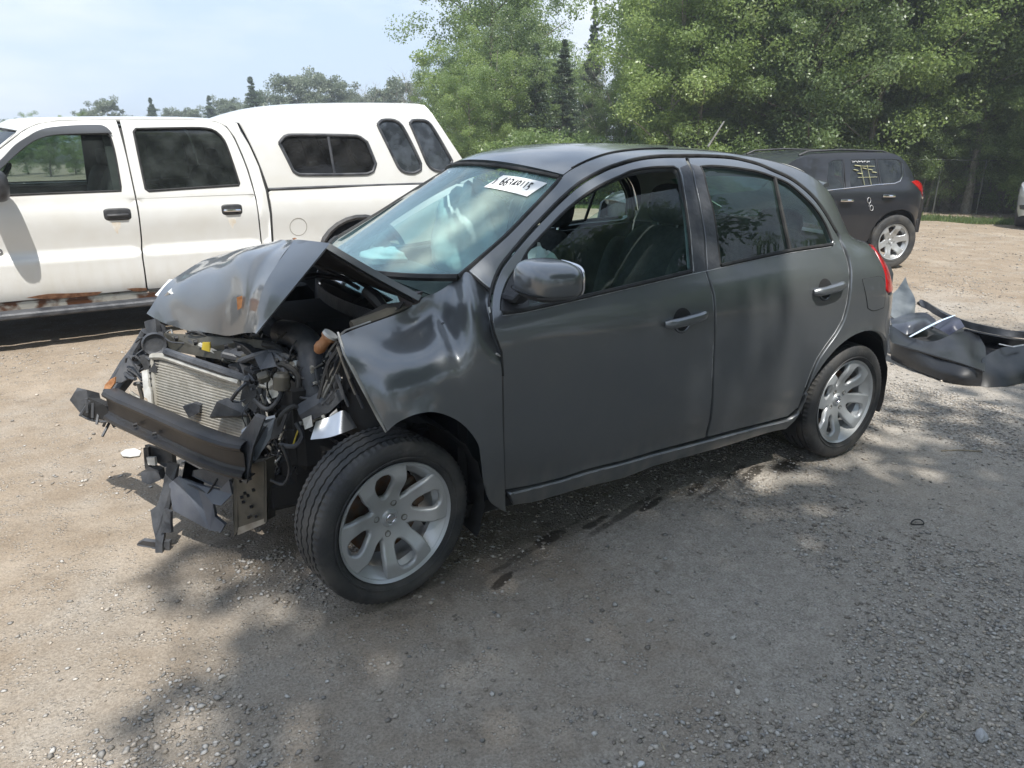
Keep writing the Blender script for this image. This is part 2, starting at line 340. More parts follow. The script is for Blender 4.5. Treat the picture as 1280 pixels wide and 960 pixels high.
ALU = mat('aluminium', (.60, .58, .53), .45, .35, col2=(.45, .43, .38), nscale=20)
FIN = mat('condenser_fins', (.50, .48, .43), .55, .3, col2=(.36, .33, .28), nscale=60)
DARK = mat('underbody_black', (.012, .012, .013), .8, col2=(.022, .021, .02), nscale=6)
GREYM = mat('primer_grey', (.055, .054, .046), .55, .2, col2=(.10, .092, .075), nscale=12, bump=.1)
CHROME = mat('chrome', (.7, .7, .72), .12, 1)
WPLAS = mat('white_plastic', (.72, .72, .70), .4, col2=(.5, .49, .46), nscale=20)
REFL = mat('reflector_silver', (.62, .64, .66), .28, .85, col2=(.45, .46, .47), nscale=9)
ORNG = mat('brown_cap', (.35, .15, .06), .5, col2=(.5, .26, .13), nscale=30, bump=.3)
YEL = mat('yellow_plastic', (.6, .45, .05), .5)
CLOTH = mat('seat_fabric', (.035, .036, .037), .9, col2=(.055, .056, .058), nscale=40, bump=.3, bscale=200)
GREYT = mat('grey_trim', (.42, .42, .39), .8, col2=(.36, .36, .33), nscale=8)
DASH = mat('dashboard_plastic', (.03, .032, .034), .7, col2=(.05, .05, .05), nscale=12, bump=.1)
BAG = mat('airbag_cloth', (.75, .78, .76), .9, col2=(.6, .63, .62), nscale=10, bump=.4, bscale=30)
RED = mat('red_lens', (.36, .004, .006), .25, 0, coat=.4, spec=.5, coatr=.1)
CLEAR = mat('clear_lens', (.75, .78, .8), .08, .2, coat=1)
GLS = glass('side_glass', (.66, .80, .76), .022, (.35, .5, .48), ior=1.5)
GLSW = patch_glass('windscreen_glass', (.80, .94, .93), .10, (.34, .58, .64), ior=1.55, dirt=1.6)
GLSD = glass('dark_glass', (.10, .12, .12), .03, ior=1.6)
STK = mat('sticker_white', (.86, .86, .84), .6)
INK = mat('ink_black', (.01, .01, .012), .6)

# ------------------------------------------------------------------ the wrecked hatchback (origin on the ground under its rear axle)
class Herm:
    def __init__(s, T):
        s.x = [t[0] for t in T]; s.y = [t[1] for t in T]; n = len(T); d = [(s.y[i+1]-s.y[i])/(s.x[i+1]-s.x[i]) for i in range(n-1)]
        s.m = [d[0]]+[0 if d[i]*d[i+1] <= 0 else (d[i]+d[i+1])/2 for i in range(n-2)]+[d[-1]]
    def __call__(s, v):
        X = s.x; v = min(max(v, X[0]), X[-1]); i = 0
        while i < len(X)-2 and v >= X[i+1]: i += 1
        h = X[i+1]-X[i]; t = (v-X[i])/h
        return (2*t**3-3*t*t+1)*s.y[i]+(t**3-2*t*t+t)*h*s.m[i]+(-2*t**3+3*t*t)*s.y[i+1]+(t**3-t*t)*h*s.m[i+1]
def sst(a, b, x): t = min(1, max(0, (x-a)/(b-a))); return t*t*(3-2*t)
PZ = Herm([(.1, .70), (.18, .745), (.26, .775), (.33, .785), (.40, .802), (.5, .82), (.65, .832), (.78, .835), (.88, .828), (.94, .815), (.99, .797), (1.04, .775), (1.1, .748), (1.2, .704), (1.3, .656), (1.38, .61), (1.43, .57), (1.47, .51), (1.5, .43), (1.55, .2)])
def hb_half(x, z):
    y = PZ(z); r = sst(.93, 1.08, z); u = x-(2.1-1.58*(z-1.05)); y -= .10*max(0, (u+.75)/.75)**2*r; y -= .08*max(0, (.3-x)/.8)**2*r
    y -= .09*sst(1.03, 1.13, z)*sst(.30, -.15, x)*0
    t = -x-.02-.045*(1-sst(.5, .8, z))+.40*max(0, min(z, 1.05)-.8)+.17*sst(1.04, 1.11, z)+.45*max(0, z-1.05)
    if t > 0: y *= max(0., 1-min(1, t/.6)**2.4)**(1/2.4)
    if x > 2.2: y -= .2*((x-2.2)/.8)**2
    for cx in (0, 2.45): d = math.hypot(x-cx, z-.30); y += .02*math.exp(-((d-.335)/.06)**2)
    # scuffs and small dings of the doors
    for (a, b, s, q) in ((.62, .52, .10, -.004), (1.5, .60, .16, -.004), (.85, .62, .07, .002), (1.85, .75, .10, -.005)): y += q*math.exp(-((x-a)**2+(z-b)**2)/s**2)
    return y
S = Side(hb_half)
CAR = empty('hatchback_car', (0, 0, 0), label='grey hatchback with its front end smashed open and bonnet buckled', cat='car')
A = lambda *L: S.px(L)
def arc(cx, cz, r, a0, a1, n): return [(cx+r*cos(radians(a0+(a1-a0)*i/n)), cz+r*sin(radians(a0+(a1-a0)*i/n))) for i in range(n+1)]

doorF = A((631, 613), (629.6, 555), (629, 489), (628, 451), (624, 432), (618, 414), (615.5, 400), (614.3, 386), (615.3, 367), (621, 348), (628.5, 333), (641.5, 316.5), (660.5, 294), (683, 270), (705.5, 247.5), (728, 228.8), (756, 213), (780, 204.2), (800, 199), (825.6, 196.2), (857, 196), (860.3, 204), (867.8, 230), (874.4, 260), (880, 294), (883, 340.6), (887.5, 355.6), (891.3, 368.8), (892.8, 385.6), (892.4, 432.5), (890.3, 479.4), (887.5, 525), (882.5, 547.5), (820, 564), (780, 576), (737, 586.5), (701, 598), (660, 608))
winF = A((626.5, 387), (627, 376), (630.5, 362), (641, 341.5), (652.5, 328), (661, 313), (681, 291), (706, 265), (732, 244), (756, 229.5), (780, 218.5), (790, 214), (816, 209.5), (842.5, 208.5), (848, 212), (855.6, 246), (862, 292), (865.5, 336), (863, 340), (780, 359.5), (733, 370.5), (690, 380.5), (652, 388.5), (632, 391.5))
doorR = A((862.5, 204), (859, 196), (880, 195.8), (915.6, 198.2), (947.5, 205.8), (964.4, 213.2), (987, 223.6), (1005.5, 237), (1020.3, 252), (1033.4, 271), (1042, 286), (1048.5, 297), (1053, 309), (1059, 322), (1062, 335), (1062, 357), (1059.2, 380), (1053.6, 400.6), (1044.2, 417.5), (1033, 432.5), (1021.8, 449.4), (1014.3, 466.3), (1006, 489), (998, 510), (985, 521), (960, 527.5), (920, 537.5), (884.5, 547), (889, 525), (892, 479.4), (894, 432.5), (894.4, 385.6), (893, 368.8), (889.3, 355.6), (884.8, 340.6), (881.7, 294), (876, 260), (869.4, 230))
winR = A((876.5, 208.5), (884.5, 236), (892, 264), (897.5, 301), (901, 331.5), (940, 323.5), (988.8, 313.5), (1037, 306), (1041, 301), (1033, 281), (1021.5, 262.5), (1004.5, 244.5), (986, 229.5), (968, 221.5), (947, 214.5), (919, 209.8), (891, 207.5))
fd = panel('front_door', CAR, S, doorF, PAINT, holes=[winF], thick=.03, mirror=True)
rd = panel('rear_door', CAR, S, doorR, PAINT, holes=[winR], thick=.03, mirror=True)
g1 = panel('door_glass', CAR, S, A((642, 386), (652, 352), (675, 327.5), (700, 303), (725, 280), (744, 266), (764, 254), (797.5, 242), (848, 233), (858, 260), (866, 336), (865, 344), (780, 363), (690, 384)), GLS, off=-.013, thick=.004, bev=.0008, gap=0, h=.05, mirror=True)
g2 = panel('rear_door_glass', CAR, S, A((875, 206.5), (883, 236), (890, 264), (896, 301), (899.5, 335), (940, 326), (990, 316), (1040, 308), (1043, 300), (1034.5, 280), (1023, 261), (1005.5, 243), (986.5, 227.5), (968, 219.5), (947, 212.5), (919, 208), (891, 205.7)), GLS, off=-.013, thick=.004, bev=.0008, gap=0, h=.05, mirror=True)
def strip(name, pts, r, m, parent, off=0, flat=.6, mirror=True, n=6):
    b = MB(); b.tube([Vector(S(x, z))+Vector((0, off, 0)) for x, z in pts], r, n); o = b.build(name, m, parent)
    if mirror: q = bpy.data.objects.new(name, o.data); COL.objects.link(q); q.parent = parent; q.scale = (1, -1, 1)
    return o
panel('mirror_sail', CAR, S, A((626.5, 387), (627, 376), (630.5, 362), (641, 341.5), (652.5, 328), (660, 314), (660, 335), (662, 386), (652, 388.8), (632, 391.8)), PLAS, off=-.003, thick=.01, gap=-.001, mirror=True)
for L in (((850, 209), (860, 205), (867.5, 230), (874, 260), (879.4, 294), (882.2, 339.5), (867, 342), (862.8, 292), (856.6, 246)), ((863.2, 205), (875, 208.3), (883.3, 236), (890.8, 264), (896.3, 301), (899.8, 333.5), (885.3, 338.5), (882, 294), (876.5, 260), (870, 230))):
    panel('pillar_cover', CAR, S, A(*L), PLASB, off=.0018, thick=.001, bev=.0006, gap=.001, mirror=True)
strip('belt_moulding', catmull(A((628, 391), (652, 388.3), (690, 380), (733, 370), (780, 359), (864, 339)), False, .04), .0085, RUB, CAR, .001)
strip('belt_moulding', catmull(A((901, 331.8), (940, 323), (988.8, 313), (1040, 305.5)), False, .04), .0085, RUB, CAR, .001)
strip('window_seal', catmull([*winF[4:20]], False, .03), .006, RUB, CAR, -.004)
strip('window_seal', catmull([winR[i] for i in (4, 3, 2, 1, 0, 16, 15, 14, 13, 12, 11, 10, 9, 8)], False, .03), .006, RUB, CAR, -.004)
strip('window_divider', A((969.5, 222), (978, 262), (988.8, 312)), .009, RUB, CAR, -.006)
gapline = A((614.5, 367), (620, 347), (627.5, 332), (640.5, 315.5), (659.5, 293), (682, 269), (704.5, 246.5), (727, 227.8), (755.5, 212), (780, 203.2), (800, 198.2), (825.6, 195.2), (857, 194.6), (880, 194.6), (915.6, 197), (947.5, 204.6), (965, 212), (987.6, 222.4), (1006.3, 236), (1021.3, 251), (1034.4, 270), (1047, 291))
strip('door_seal', catmull(gapline, False, .03), .0075, RUB, CAR, -.006)
# pillar, cant rail and rear quarter are one pressing
ws_edge = A((585, 338), (609, 316), (634, 294), (660, 267.5), (682.5, 244), (695.6, 230), (703, 220))
ditch = A((704, 218), (715, 210), (735, 200), (760, 191.5), (790, 187), (825, 185.5), (880, 187.5), (928, 193.5), (960, 199.5))+[(.33, 1.438), (.22, 1.40), (.12, 1.355), (.03, 1.30), (-.05, 1.235), (-.12, 1.16), (-.17, 1.09)]
lampL = [(-.205, 1.055), (-.185, .99), (-.175, .92), (-.165, .86)]
gapo = A((1008.5, 488), (1016.5, 467), (1024, 450.4), (1035.5, 433.5), (1046.5, 418.5), (1056, 401.5), (1061.8, 380.5), (1064.6, 357.5), (1064.6, 334.5), (1061.5, 320.5), (1055.5, 307.5), (1050.5, 294), (1045.8, 286), (1036, 268.8), (1022.5, 249.8), (1007.3, 234.8), (988.2, 221), (965.5, 210.5), (947.8, 203), (915.6, 195.6), (880, 193.2), (857, 193.2), (825.6, 193.8), (800, 197), (780, 202), (755, 211), (726.5, 226.6), (703.5, 245.4), (681, 268), (658.5, 292), (639.4, 314.5), (626, 331.5), (618.6, 346.5), (614, 362))
quarter = ws_edge+ditch+[(-.30, 1.06), lampL[0], lampL[1], lampL[2], lampL[3], (-.20, .835), (-.215, .76), (-.20, .68), (-.235, .60)]+arc(0, .303, .374, 128, 2, 14)[0:0]+[(-.231, .597)]+arc(0, .303, .375, 126, 24, 12)+[(.372, .40)]+gapo
panel('body_side', CAR, S, quarter, PAINT, thick=.02, gap=.001, h=.04, mirror=True)
panel('rear_bumper', CAR, S, [(-.132, .852), (-.20, .83), (-.215, .76), (-.20, .68), (-.237, .60)][1:]+[(-.225, .603)]+arc(0, .303, .375, 127, 190, 8)+[(-.36, .19), (-.55, .2), (-.585, .4), (-.585, .6), (-.57, .76), (-.52, .80), (-.35, .82)], PAINT, thick=.02, gap=.0015, mirror=True)
panel('tail_lamp', CAR, S, lampL+[(-.2, .838), (-.35, .83), (-.42, .86), (-.44, .95), (-.40, 1.02), (-.30, 1.055)], RED, off=.004, thick=.03, gap=.002, bev=.005, mirror=True)
panel('fuel_flap', CAR, S, A((1077.8, 349), (1099.4, 345.3), (1104, 348), (1106, 357), (1104.5, 384), (1091, 388.2), (1085, 385), (1079, 354)), PAINT, off=.002, thick=.0022, gap=.0, bev=.001)
b = MB(); fl = catmull(A((1077.8, 349), (1099.4, 345.3), (1105, 349), (1106.2, 357), (1104.5, 384.5), (1091, 388.4), (1084.5, 385), (1078.8, 354)), True, .02)
b.tube([Vector(S(x, z)) for x, z in fl]+[Vector(S(*fl[0]))], .0022, 5); b.build('fuel_flap_gap', RUB, CAR)
sill = A((637, 617.5), (660, 611.3), (701, 601.2), (737, 589.8), (780, 579.2), (820, 567.7), (880, 552.2), (920, 541.5), (960, 531), (985, 525), (997, 518), (1004, 504), (1007, 490), (1010, 492), (1005, 506), (1000, 516), (992.5, 527), (982, 536.5), (960, 541), (900, 559.5), (820, 581.8), (780, 597), (727.5, 610), (671, 626.5), (641, 631.5))
panel('sill', CAR, S, sill, PAINT, off=.003, thick=.05, gap=.001, mirror=True)

# light-grey strips that paint in the reflections along door, window and sill edges
EDG = mat('edge_highlight', (.42, .43, .44), .4, .2, col2=(.2, .2, .2), nscale=25)
strip('door_edge_highlight', A((881.8, 340.8), (886.3, 355.6), (890.3, 368.8), (891.8, 385.6), (891.4, 432.5), (889.6, 475), (888.2, 505)), .0016, EDG, CAR, .0005, n=5); strip('door_edge_highlight', A((861.5, 212), (868, 240), (876.5, 285), (881, 325)), .0013, EDG, CAR, .0005, n=5)
strip('door_edge_highlight', A((1049.5, 300), (1054, 312), (1058, 323), (1060.8, 336), (1060.8, 357), (1058, 379), (1052.4, 399.6), (1043, 416.5), (1031.8, 431.5), (1020.6, 448.4), (1013.1, 465.3), (1006, 484)), .0016, EDG, CAR, .0005, n=5)
strip('window_trim_or_highlight', A((628, 394.5), (652, 391.5), (690, 383.2), (733, 373.2), (780, 362), (866, 342.2), (901, 334.8), (940, 326), (988.8, 316), (1038, 308.5), (1043.5, 304)), .0018, EDG, CAR, .001, n=5)  # both window strips in this grey are painted edge reflections
strip('window_trim_or_highlight', A((848.8, 210), (856.2, 246), (862.9, 292), (866.6, 339)), .0026, EDG, CAR, .0015, n=5)
strip('sill_edge_highlight', A((642, 617), (660, 612.3), (701, 602), (737, 590.6), (780, 580), (820, 568.6), (880, 553), (920, 542.3), (960, 531.8), (985, 526)), .0018, EDG, CAR, .004, n=5)
# windscreen, roof, tailgate
def curve3(L, step=.05): return [S(x, z) for x, z in L]
W0 = catmull(A((575, 345), *[(609, 316), (634, 294), (660, 267.5), (682.5, 244), (695.6, 230), (702.5, 221)]), False, .03)
wsl = [S(x, z)+np.array((0.004, -.006, -.006)) for x, z in W0]
def loft(L, rise, n=24, fx=lambda t: 0):     # between an edge curve and its mirror image; rise(t)= height at the middle, fx(t)= forward bow
    G = []
    for i, p in enumerate(L):
        t = i/(len(L)-1); row = []
        for k in range(n+1):
            y = p[1]*(1-2*k/n); s = 1-abs(y/p[1])**2.2; row.append((p[0]+fx(t)*s, y, p[2]+rise(t)*s))
        G.append(row)
    return np.array(G)
WS = loft(wsl, lambda t: -.03+.068*t, fx=lambda t: .20-.095*t)
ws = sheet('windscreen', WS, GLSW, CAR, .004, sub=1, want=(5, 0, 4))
BVW = BVHTree.FromObject(ws, bpy.context.evaluated_depsgraph_get())
b = MB(); b.tube([WS[0][k] for k in range(25)], .014, 6); b.tube([WS[i][0] for i in range(len(WS))], .010, 6); b.tube([WS[i][-1] for i in range(len(WS))], .010, 6); b.tube([WS[-1][k]+np.array((.004, 0, .004)) for k in range(25)], .009, 6); b.build('windscreen_seal', RUB, CAR)
R0 = catmull(ditch, False, .05); rl = [S(x, z) for x, z in R0]
def roofrise(t): return .045-.025*sst(0, .35, t)+.03*sst(.5, .8, t)
kk = [i for i, q in enumerate(rl) if q[0] > .3 or q[2] > 1.33][-1]; RF = loft(rl, roofrise, 28, fx=lambda t: .10*(1-sst(0, .3, t))-.10*sst(.6, 1, t))
sheet('roof', RF[:kk+1], PAINT, CAR, .012, sub=1, want=(1, 0, 9))
b = MB(); b.tube([Vector(S(x, z))+Vector((0, -.002, .001)) for x, z in R0[1:14]], .0035, 5); b.build('roof_ditch', RUB, CAR)
# tailgate and rear face: swept round the back
def rear_fn(z, hw, x0): return [(x0-.0*abs(k)-.0, hw*k) for k in np.linspace(1, -1, 13)]
G = []
for z, x0, hw, bow in ((1.10, -.22, .46, .09), (1.04, -.32, .54, .09), (.92, -.50, .62, .07), (.80, -.54, .62, .06), (.60, -.57, .62, .05), (.40, -.58, .60, .05), (.22, -.54, .58, .03)):
    G.append([(x0-bow*(1-(k)**2), hw*k, z) for k in np.linspace(1, -1, 13)])
sheet('tailgate', G[:5], PAINT, CAR, .02, sub=3, want=(-9, 0, 1))
sheet('rear_bumper', G[3:], PAINT, CAR, .02, sub=3, want=(-9, 0, 1))
sheet('rear_window', RF[kk:], GLS, CAR, .004, sub=1, want=(-9, 0, 3))
# spoiler lip
b = MB(); b.tube([RF[kk][j]+np.array((-.03, 0, -.004)) for j in range(29)], .022, 8, flat=.5); b.build('roof_spoiler', PAINT, CAR)
# antenna
ab = on_y(885, 183.5, 0); at = on_y(905, 152, 0)
b = MB(); b.tube([ab, at], [.006, .004], 6); b.build('antenna', STEEL, CAR)
# sticker with the lot number
def hit(bvh, px, py): d = Vector(ray(px, py)).normalized(); r = bvh.ray_cast(Vector(CAM), d); return r[0], r[1]
C4 = [hit(BVW, *q)[0] for q in ((629.5, 219.8), (684.3, 229.8), (659, 246.5), (605.2, 234.5))]; nn = (C4[1]-C4[0]).cross(C4[3]-C4[0]).normalized(); nn = nn if nn.dot(Vector(CAM)-C4[0]) > 0 else -nn
wd = (C4[1]+C4[2]-C4[0]-C4[3])/2; dn = (C4[3]+C4[2]-C4[0]-C4[1])/2; cc = sum(C4, Vector())/4
G = []
for i in range(5):
    row = []
    for j in range(9):
        p = C4[0].lerp(C4[1], j/8).lerp(C4[3].lerp(C4[2], j/8), i/4); r = BVW.ray_cast(p+nn*.05, -nn); row.append(tuple((r[0] if r[0] else p)+nn*.0035))
    G.append(row)
stk = sheet('lot_sticker', G, STK, CAR, .0008, sub=1)
X = wd.normalized(); Yv = nn.cross(X).normalized(); Mx = Matrix((( X.x, Yv.x, nn.x, 0), (X.y, Yv.y, nn.y, 0), (X.z, Yv.z, nn.z, 0), (0, 0, 0, 1)))
sh = -dn.dot(X)/dn.length
def stext(body, sz, at_, sx=1): return text('lettering', body, sz, INK, stk, Matrix.Translation(cc+X*at_[0]+Yv*at_[1]+nn*.008) @ Mx, .0004, .0009 if sz > .04 else 0, sx)
stext('66348115', dn.length*.74, (.004, .000), wd.length*.80/(dn.length*.74*.60*8))
stext('J', dn.length*.4, (-wd.length*.44, 0))

# ------------------------------------------------------------------ wheels
def wheel(parent, c, tr=.302, tw=.19, rr=.2185, hand=1, steer=0, spin=14, kind='twin', tyre=TYRE, camber=0):
    """built with its outer face towards +y; hand=-1 turns it round"""
    w = empty('wheel', c); w.parent = parent; w.rotation_euler = (camber, 0, steer+(pi if hand < 0 else 0)); o = tw/2
    b = MB(); H = rr*.98
    prof = [(o*.62, H-.012), (o*.80, H-.002), (o*.90, H+.012), (o*1.0, H+(tr-H)*.35), (o*1.03, H+(tr-H)*.55), (o*.99, tr-.02), (o*.93, tr-.009), (o*.86, tr-.0035)]
    gr = []; 
    for g in (.58, .22, -.22, -.58):
        gr += [(o*(g+.05), tr-.0005), (o*(g+.045), tr-.008), (o*(g-.045), tr-.008), (o*(g-.05), tr-.0005)]
    prof = prof+gr+[(-a, r) for a, r in prof[::-1]]
    n = 160
    def rf(k, j, a, r):
        if 5 <= j <= 8 or 23 <= j <= 27:
            if k % 2 and r > tr-.012: r -= .0042
        elif 8 < j < 23 and r > tr-.002 and (k % 3 == (j//4) % 3): r -= .0035
        return a, r
    b.lathe(prof, n, closed=False, rfun=rf); b.build('tyre', tyre, w, angle=32)
    # raised ring on the sidewall
    b = MB(); b.lathe([(o*1.0, H+.020), (o*1.0+.003, H+.022), (o*1.0+.003, H+.024), (o*1.0, H+.026)], 64); b.build('tyre_bead_ring', tyre, w)
    b = MB(); b.lathe([(o*.70, rr-.022), (o*.86, rr-.008), (o*.93, rr-.002), (o*.90, rr), (o*.80, rr-.004)], 72)
    b.lathe([(o*.72, rr-.020), (o*.4, rr-.045), (-o*.9, rr-.04), (-o*.95, rr-.01)], 72)
    b.build('rim', RIM, w)
    R = rr-.006
    dome = Herm([(0, .30*o), (.2*R, .36*o), (.45*R, .52*o), (.8*R, .84*o), (R, .84*o)])
    class Dish:
        flip = -1
        def __call__(s, x, z):
            r = math.hypot(x, z); return np.array((x, dome(r), z))
    circ = [(R*cos(t), R*sin(t)) for t in np.linspace(0, 2*pi, 48, endpoint=False)]
    holes = []
    def polar(L, a): return [(R*r*cos(radians(a+d)), R*r*sin(radians(a+d))) for r, d in L]
    if kind == 'twin':
        for k in range(4):
            holes.append(polar([(.40, 0), (.43, 7), (.52, 12), (.66, 13.5), (.79, 12), (.87, 7), (.89, 0), (.87, -7), (.79, -12), (.66, -13.5), (.52, -12), (.43, -7)], spin+90*k))
            holes.append(polar([(.36, 0), (.44, 7), (.70, 12), (.975, 17.5), (.985, 9), (.985, 0), (.985, -9), (.975, -17.5), (.70, -12), (.44, -7)], spin+45+90*k))
    else:
        for k in range(6):
            holes.append(polar([(.42, 0), (.55, 12), (.80, 17), (.90, 16), (.93, 0), (.90, -16), (.80, -17), (.55, -12)], spin+60*k))
    f = panel("rim_face", w, Dish(), circ, RIM, holes=holes, thick=.022, gap=0, h=.018, bev=.005, step=.008)
    b = MB(); b.lathe([(.40*o, .0), (.42*o, R*.13), (.34*o, R*.155)], 28); b.lathe([(.43*o, R*.10), (.45*o, R*.11), (.43*o, R*.12)], 28); b.build('hub_cap', RIM, w)
    if kind == 'twin':
        b = MB(); b.box((0, .44*o, 0), (R*.20, .002, R*.035)); b.lathe([(.43*o, R*.065), (.455*o, R*.072), (.43*o, R*.08)], 24); b.build('emblem', CHROME, w)
    for k in range(4 if kind == 'twin' else 5):
        a = radians(spin+28+(90 if kind == 'twin' else 72)*k); p = (R*.265*cos(a), .36*o, R*.265*sin(a)); b = MB(); b.lathe([(0, .012), (.006, .0118), (.007, .009), (-.004, .0075), (-.004, 0)], 12, p)
        b.build('wheel_nut', STEEL, w)
    b = MB(); b.lathe([(-.1*o, .0), (-.1*o, rr*.66), (-.25*o, rr*.66), (-.25*o, 0)], 40); b.lathe([(-.02*o, 0), (-.02*o, rr*.33), (-.1*o, rr*.33)], 24); b.build('brake_disc', DISC, w)
    b = MB(); b.box((-rr*.5, -.15*o, rr*.25), (.06, .07, .12), bev=.01, rot=Euler((0, .4, 0))); b.build('brake_caliper', DISC, w)
    return w
WF = wheel(CAR, (2.45, .715, .300), .2985, .19, .2185, 1, radians(8.4), 76)
WR = wheel(CAR, (0, .715, .300), .2985, .19, .2185, 1, 0, 28)
def copy_tree(o, parent=None, name=None):
    c = o.copy(); COL.objects.link(c); c.parent = parent if parent is not None else o.parent
    for ch in [q for q in bpy.data.objects if q.parent == o]: copy_tree(ch, c)
    return c
for w, c, st in ((WF, (2.45, -.715, .3), 0), (WR, (0, -.715, .3), 0)):
    k = copy_tree(w); k.location = c; k.rotation_euler = (0, 0, pi+st)
# wheel-house liners
for cx, r in ((0, .365), (2.45, .36)):
    for sd in (1, -1):
        b = MB(); V = []; F = []; n = 22; a0, a1 = (-20, 200) if cx == 0 else (97, 205)
        for i in range(n+1):
            a = radians(a0+(a1-a0)*i/n)
            for j, y in enumerate((.80, .70, .55, .42)): rr_ = r-.004*(i % 3)-.01*(j > 2); V.append((cx-rr_*cos(pi-a), sd*(y-.012), .303+rr_*sin(a)))
        for i in range(n):
            for j in range(3): F.append((i*4+j, i*4+j+1, (i+1)*4+j+1, (i+1)*4+j))
        b.add(V, F); b.prism([(cx+r*cos(radians(a)), sd*.42, .303+r*sin(radians(a))) for a in range(0 if cx == 0 else 105, 181, 15)], (0, .01, 0)); b.build('wheel_arch_liner', DARK, CAR)
# mirror
M0 = on_y(684, 352, 1.0)
def ell(name, c, R, m, parent, p=2.6, cut=None, n=20, yaw=0, tilt=0):
    V = []; F = []; 
    for i in range(n+1):
        a = -pi/2+pi*i/n
        for k in range(2*n):
            t = pi*k/n; f = lambda v, e: math.copysign(abs(v)**e, v); e = 2/p
            V.append((R[0]*f(cos(a), e)*f(cos(t), e), R[1]*f(cos(a), e)*f(sin(t), e), R[2]*f(sin(a), e)))
    for i in range(n):
        for k in range(2*n): F.append((i*2*n+k, i*2*n+(k+1) % (2*n), (i+1)*2*n+(k+1) % (2*n), (i+1)*2*n+k))
    if cut: V = [(x, y, max(cut[0], min(cut[1], z))) for x, y, z in V]
    R_ = Euler((0, tilt, yaw)).to_matrix(); b = MB(); b.add([R_ @ Vector(v)+Vector(c) for v in V], F); o = b.build(name, m, parent, angle=60); return o
ell('mirror_housing', M0+np.array((0, -.0, .006)), (.088, .125, .062), PAINT, CAR, 3.0, (-.045, 1), yaw=radians(-8))
ell('mirror_base', M0+np.array((0, -.01, .002)), (.092, .129, .060), PLAS, CAR, 2.8, (-1, -.030), yaw=radians(-8))
b = MB(); p0 = Vector(S(*S.pick(640, 372))); b.tube([p0+Vector((0, -.02, .0)), p0+Vector((0, .05, .004)), Vector(M0)+Vector((.0, -.09, -.035))], [.035, .028, .026], 10, flat=.6); b.build('mirror_arm', PLAS, CAR)
ell('mirror_glass', M0+np.array((-.084, -.0, .005)), (.008, .10, .052), CHROME, CAR, 3.5, yaw=radians(-8))
# door handles: dark disc for the shade in the cup, and grip
for (h0, h1, cup) in (((829.5, 405.5), (880, 392), (852.8, 400.8)), ((1015.3, 365.2), (1052, 354.8), (1031.5, 362.3))):
    a, c = [Vector(S(*S.pick(*q))) for q in (h0, h1)]; m = Vector(S(*S.pick(*cup)))
    for sd in (1, -1):
        b = MB(); V = []; F = []; n = 24   # recess: flat dark disc painting the shade inside the handle cup
        rings = [(1.0, .0012), (.93, .0016), (.80, .0012), (.5, .0011), (0.01, .001)]
        for q, dd in rings:
            for k in range(n):
                t = 2*pi*k/n; x, z = m.x+.050*q*cos(t), m.z+.050*q*sin(t); V.append((x, S(x, z)[1]+dd, z))
        for i in range(len(rings)-1):
            for k in range(n): F.append((i*n+k, i*n+(k+1) % n, (i+1)*n+(k+1) % n, (i+1)*n+k))
        b.add([(x, y*sd, z) for x, y, z in V], F); b.build('handle_recess', DARK, CAR)
        b = MB(); pts = [a+(c-a)*t+Vector((0, .008+.020*(1-(2*t-1)**4), 0)) for t in np.linspace(0, 1, 11)]
        b.tube([(p.x, p.y*sd, p.z) for p in pts], [.012]+[.0185]*9+[.013], 10, flat=1.05); b.build('door_handle', PAINT, CAR)
        b = MB(); V = [];    # lower lip of the recess catches light
        for k in range(9): t = radians(205+130*k/8); x, z = m.x+.044*cos(t), m.z+.044*sin(t); V.append((x, (S(x, z)[1]+.0015)*sd, z))
        b.tube(V, .0045, 5); b.build('handle_recess_lip', PAINT, CAR)

# ------------------------------------------------------------------ crumpled front wing
def G3(rows): return [[on_y(*q) for q in r] for r in rows]
FEN = [  # columns run from the torn front edge back to the door; each from the top edge down
 [(422, 421, .66), (431, 441, .715), (446, 468, .75), (463, 500, .79), (475, 522, .82), (484, 539, .835)],
 [(445, 411, .61), (456, 432, .685), (470, 460, .765), (481, 487, .815), (490, 510, .835), (499, 527, .845)],
 [(476, 400, .58), (487, 424, .645), (499, 453, .775), (508, 480, .825), (516, 502, .84), (523, 517, .85)],
 [(507, 388, .56), (517, 412, .60), (528, 444, .77), (536, 470, .825), (543, 495, .84), (548, 516, .85)],
 [(531, 371, .575), (541, 396, .61), (552, 430, .765), (560, 462, .83), (570, 497, .84), (577, 529, .845)],
 [(545, 366, .585), (555, 398, .645), (566, 432, .77), (574, 462, .83), (586, 500, .838), (598, 555, .842)],
 [(564, 354, .605), (571, 386, .70), (579, 425, .793), (586, 457, .832), (596, 508, .838), (603, 580, .84)],
 [(583, 340, .635), (587, 372, .76), (594, 412, .812), (601, 450, .833), (606, 520, .838), (606, 606, .835)],
 [(604, 358, .665), (607, 385, .75), (613, 425, .800), (617, 455, .832), (620, 540, .836), (614, 628, .80)],
 [(613.5, 366, .70), (614, 388, .775), (626, 438, .800), (627, 460, .832), (629, 545, .834), (632, 640, .775)]]
def fw(p, u, v):
    n = math.sin(p[0]*31+p[2]*17)*.0008+math.sin(p[0]*71+1)*math.sin(p[2]*60)*.0004
    return np.array((0, n, n*.5))
fen = sheet('front_wing', G3(FEN), PAINT, CAR, .004, sub=9, wob=fw, angle=70, want=(2.2, 5, 1.2))
b = MB(); b.tube([Vector(on_y(*q))+Vector((.004, 0, 0)) for q in ((424, 415, .655), (432, 441, .712), (447, 469, .75), (463, 500, .79), (475, 523, .82), (484, 540, .835))], [.004, .006, .007, .006, .006, .003], 6, flat=.5); b.build('wing_edge', STEEL, CAR)
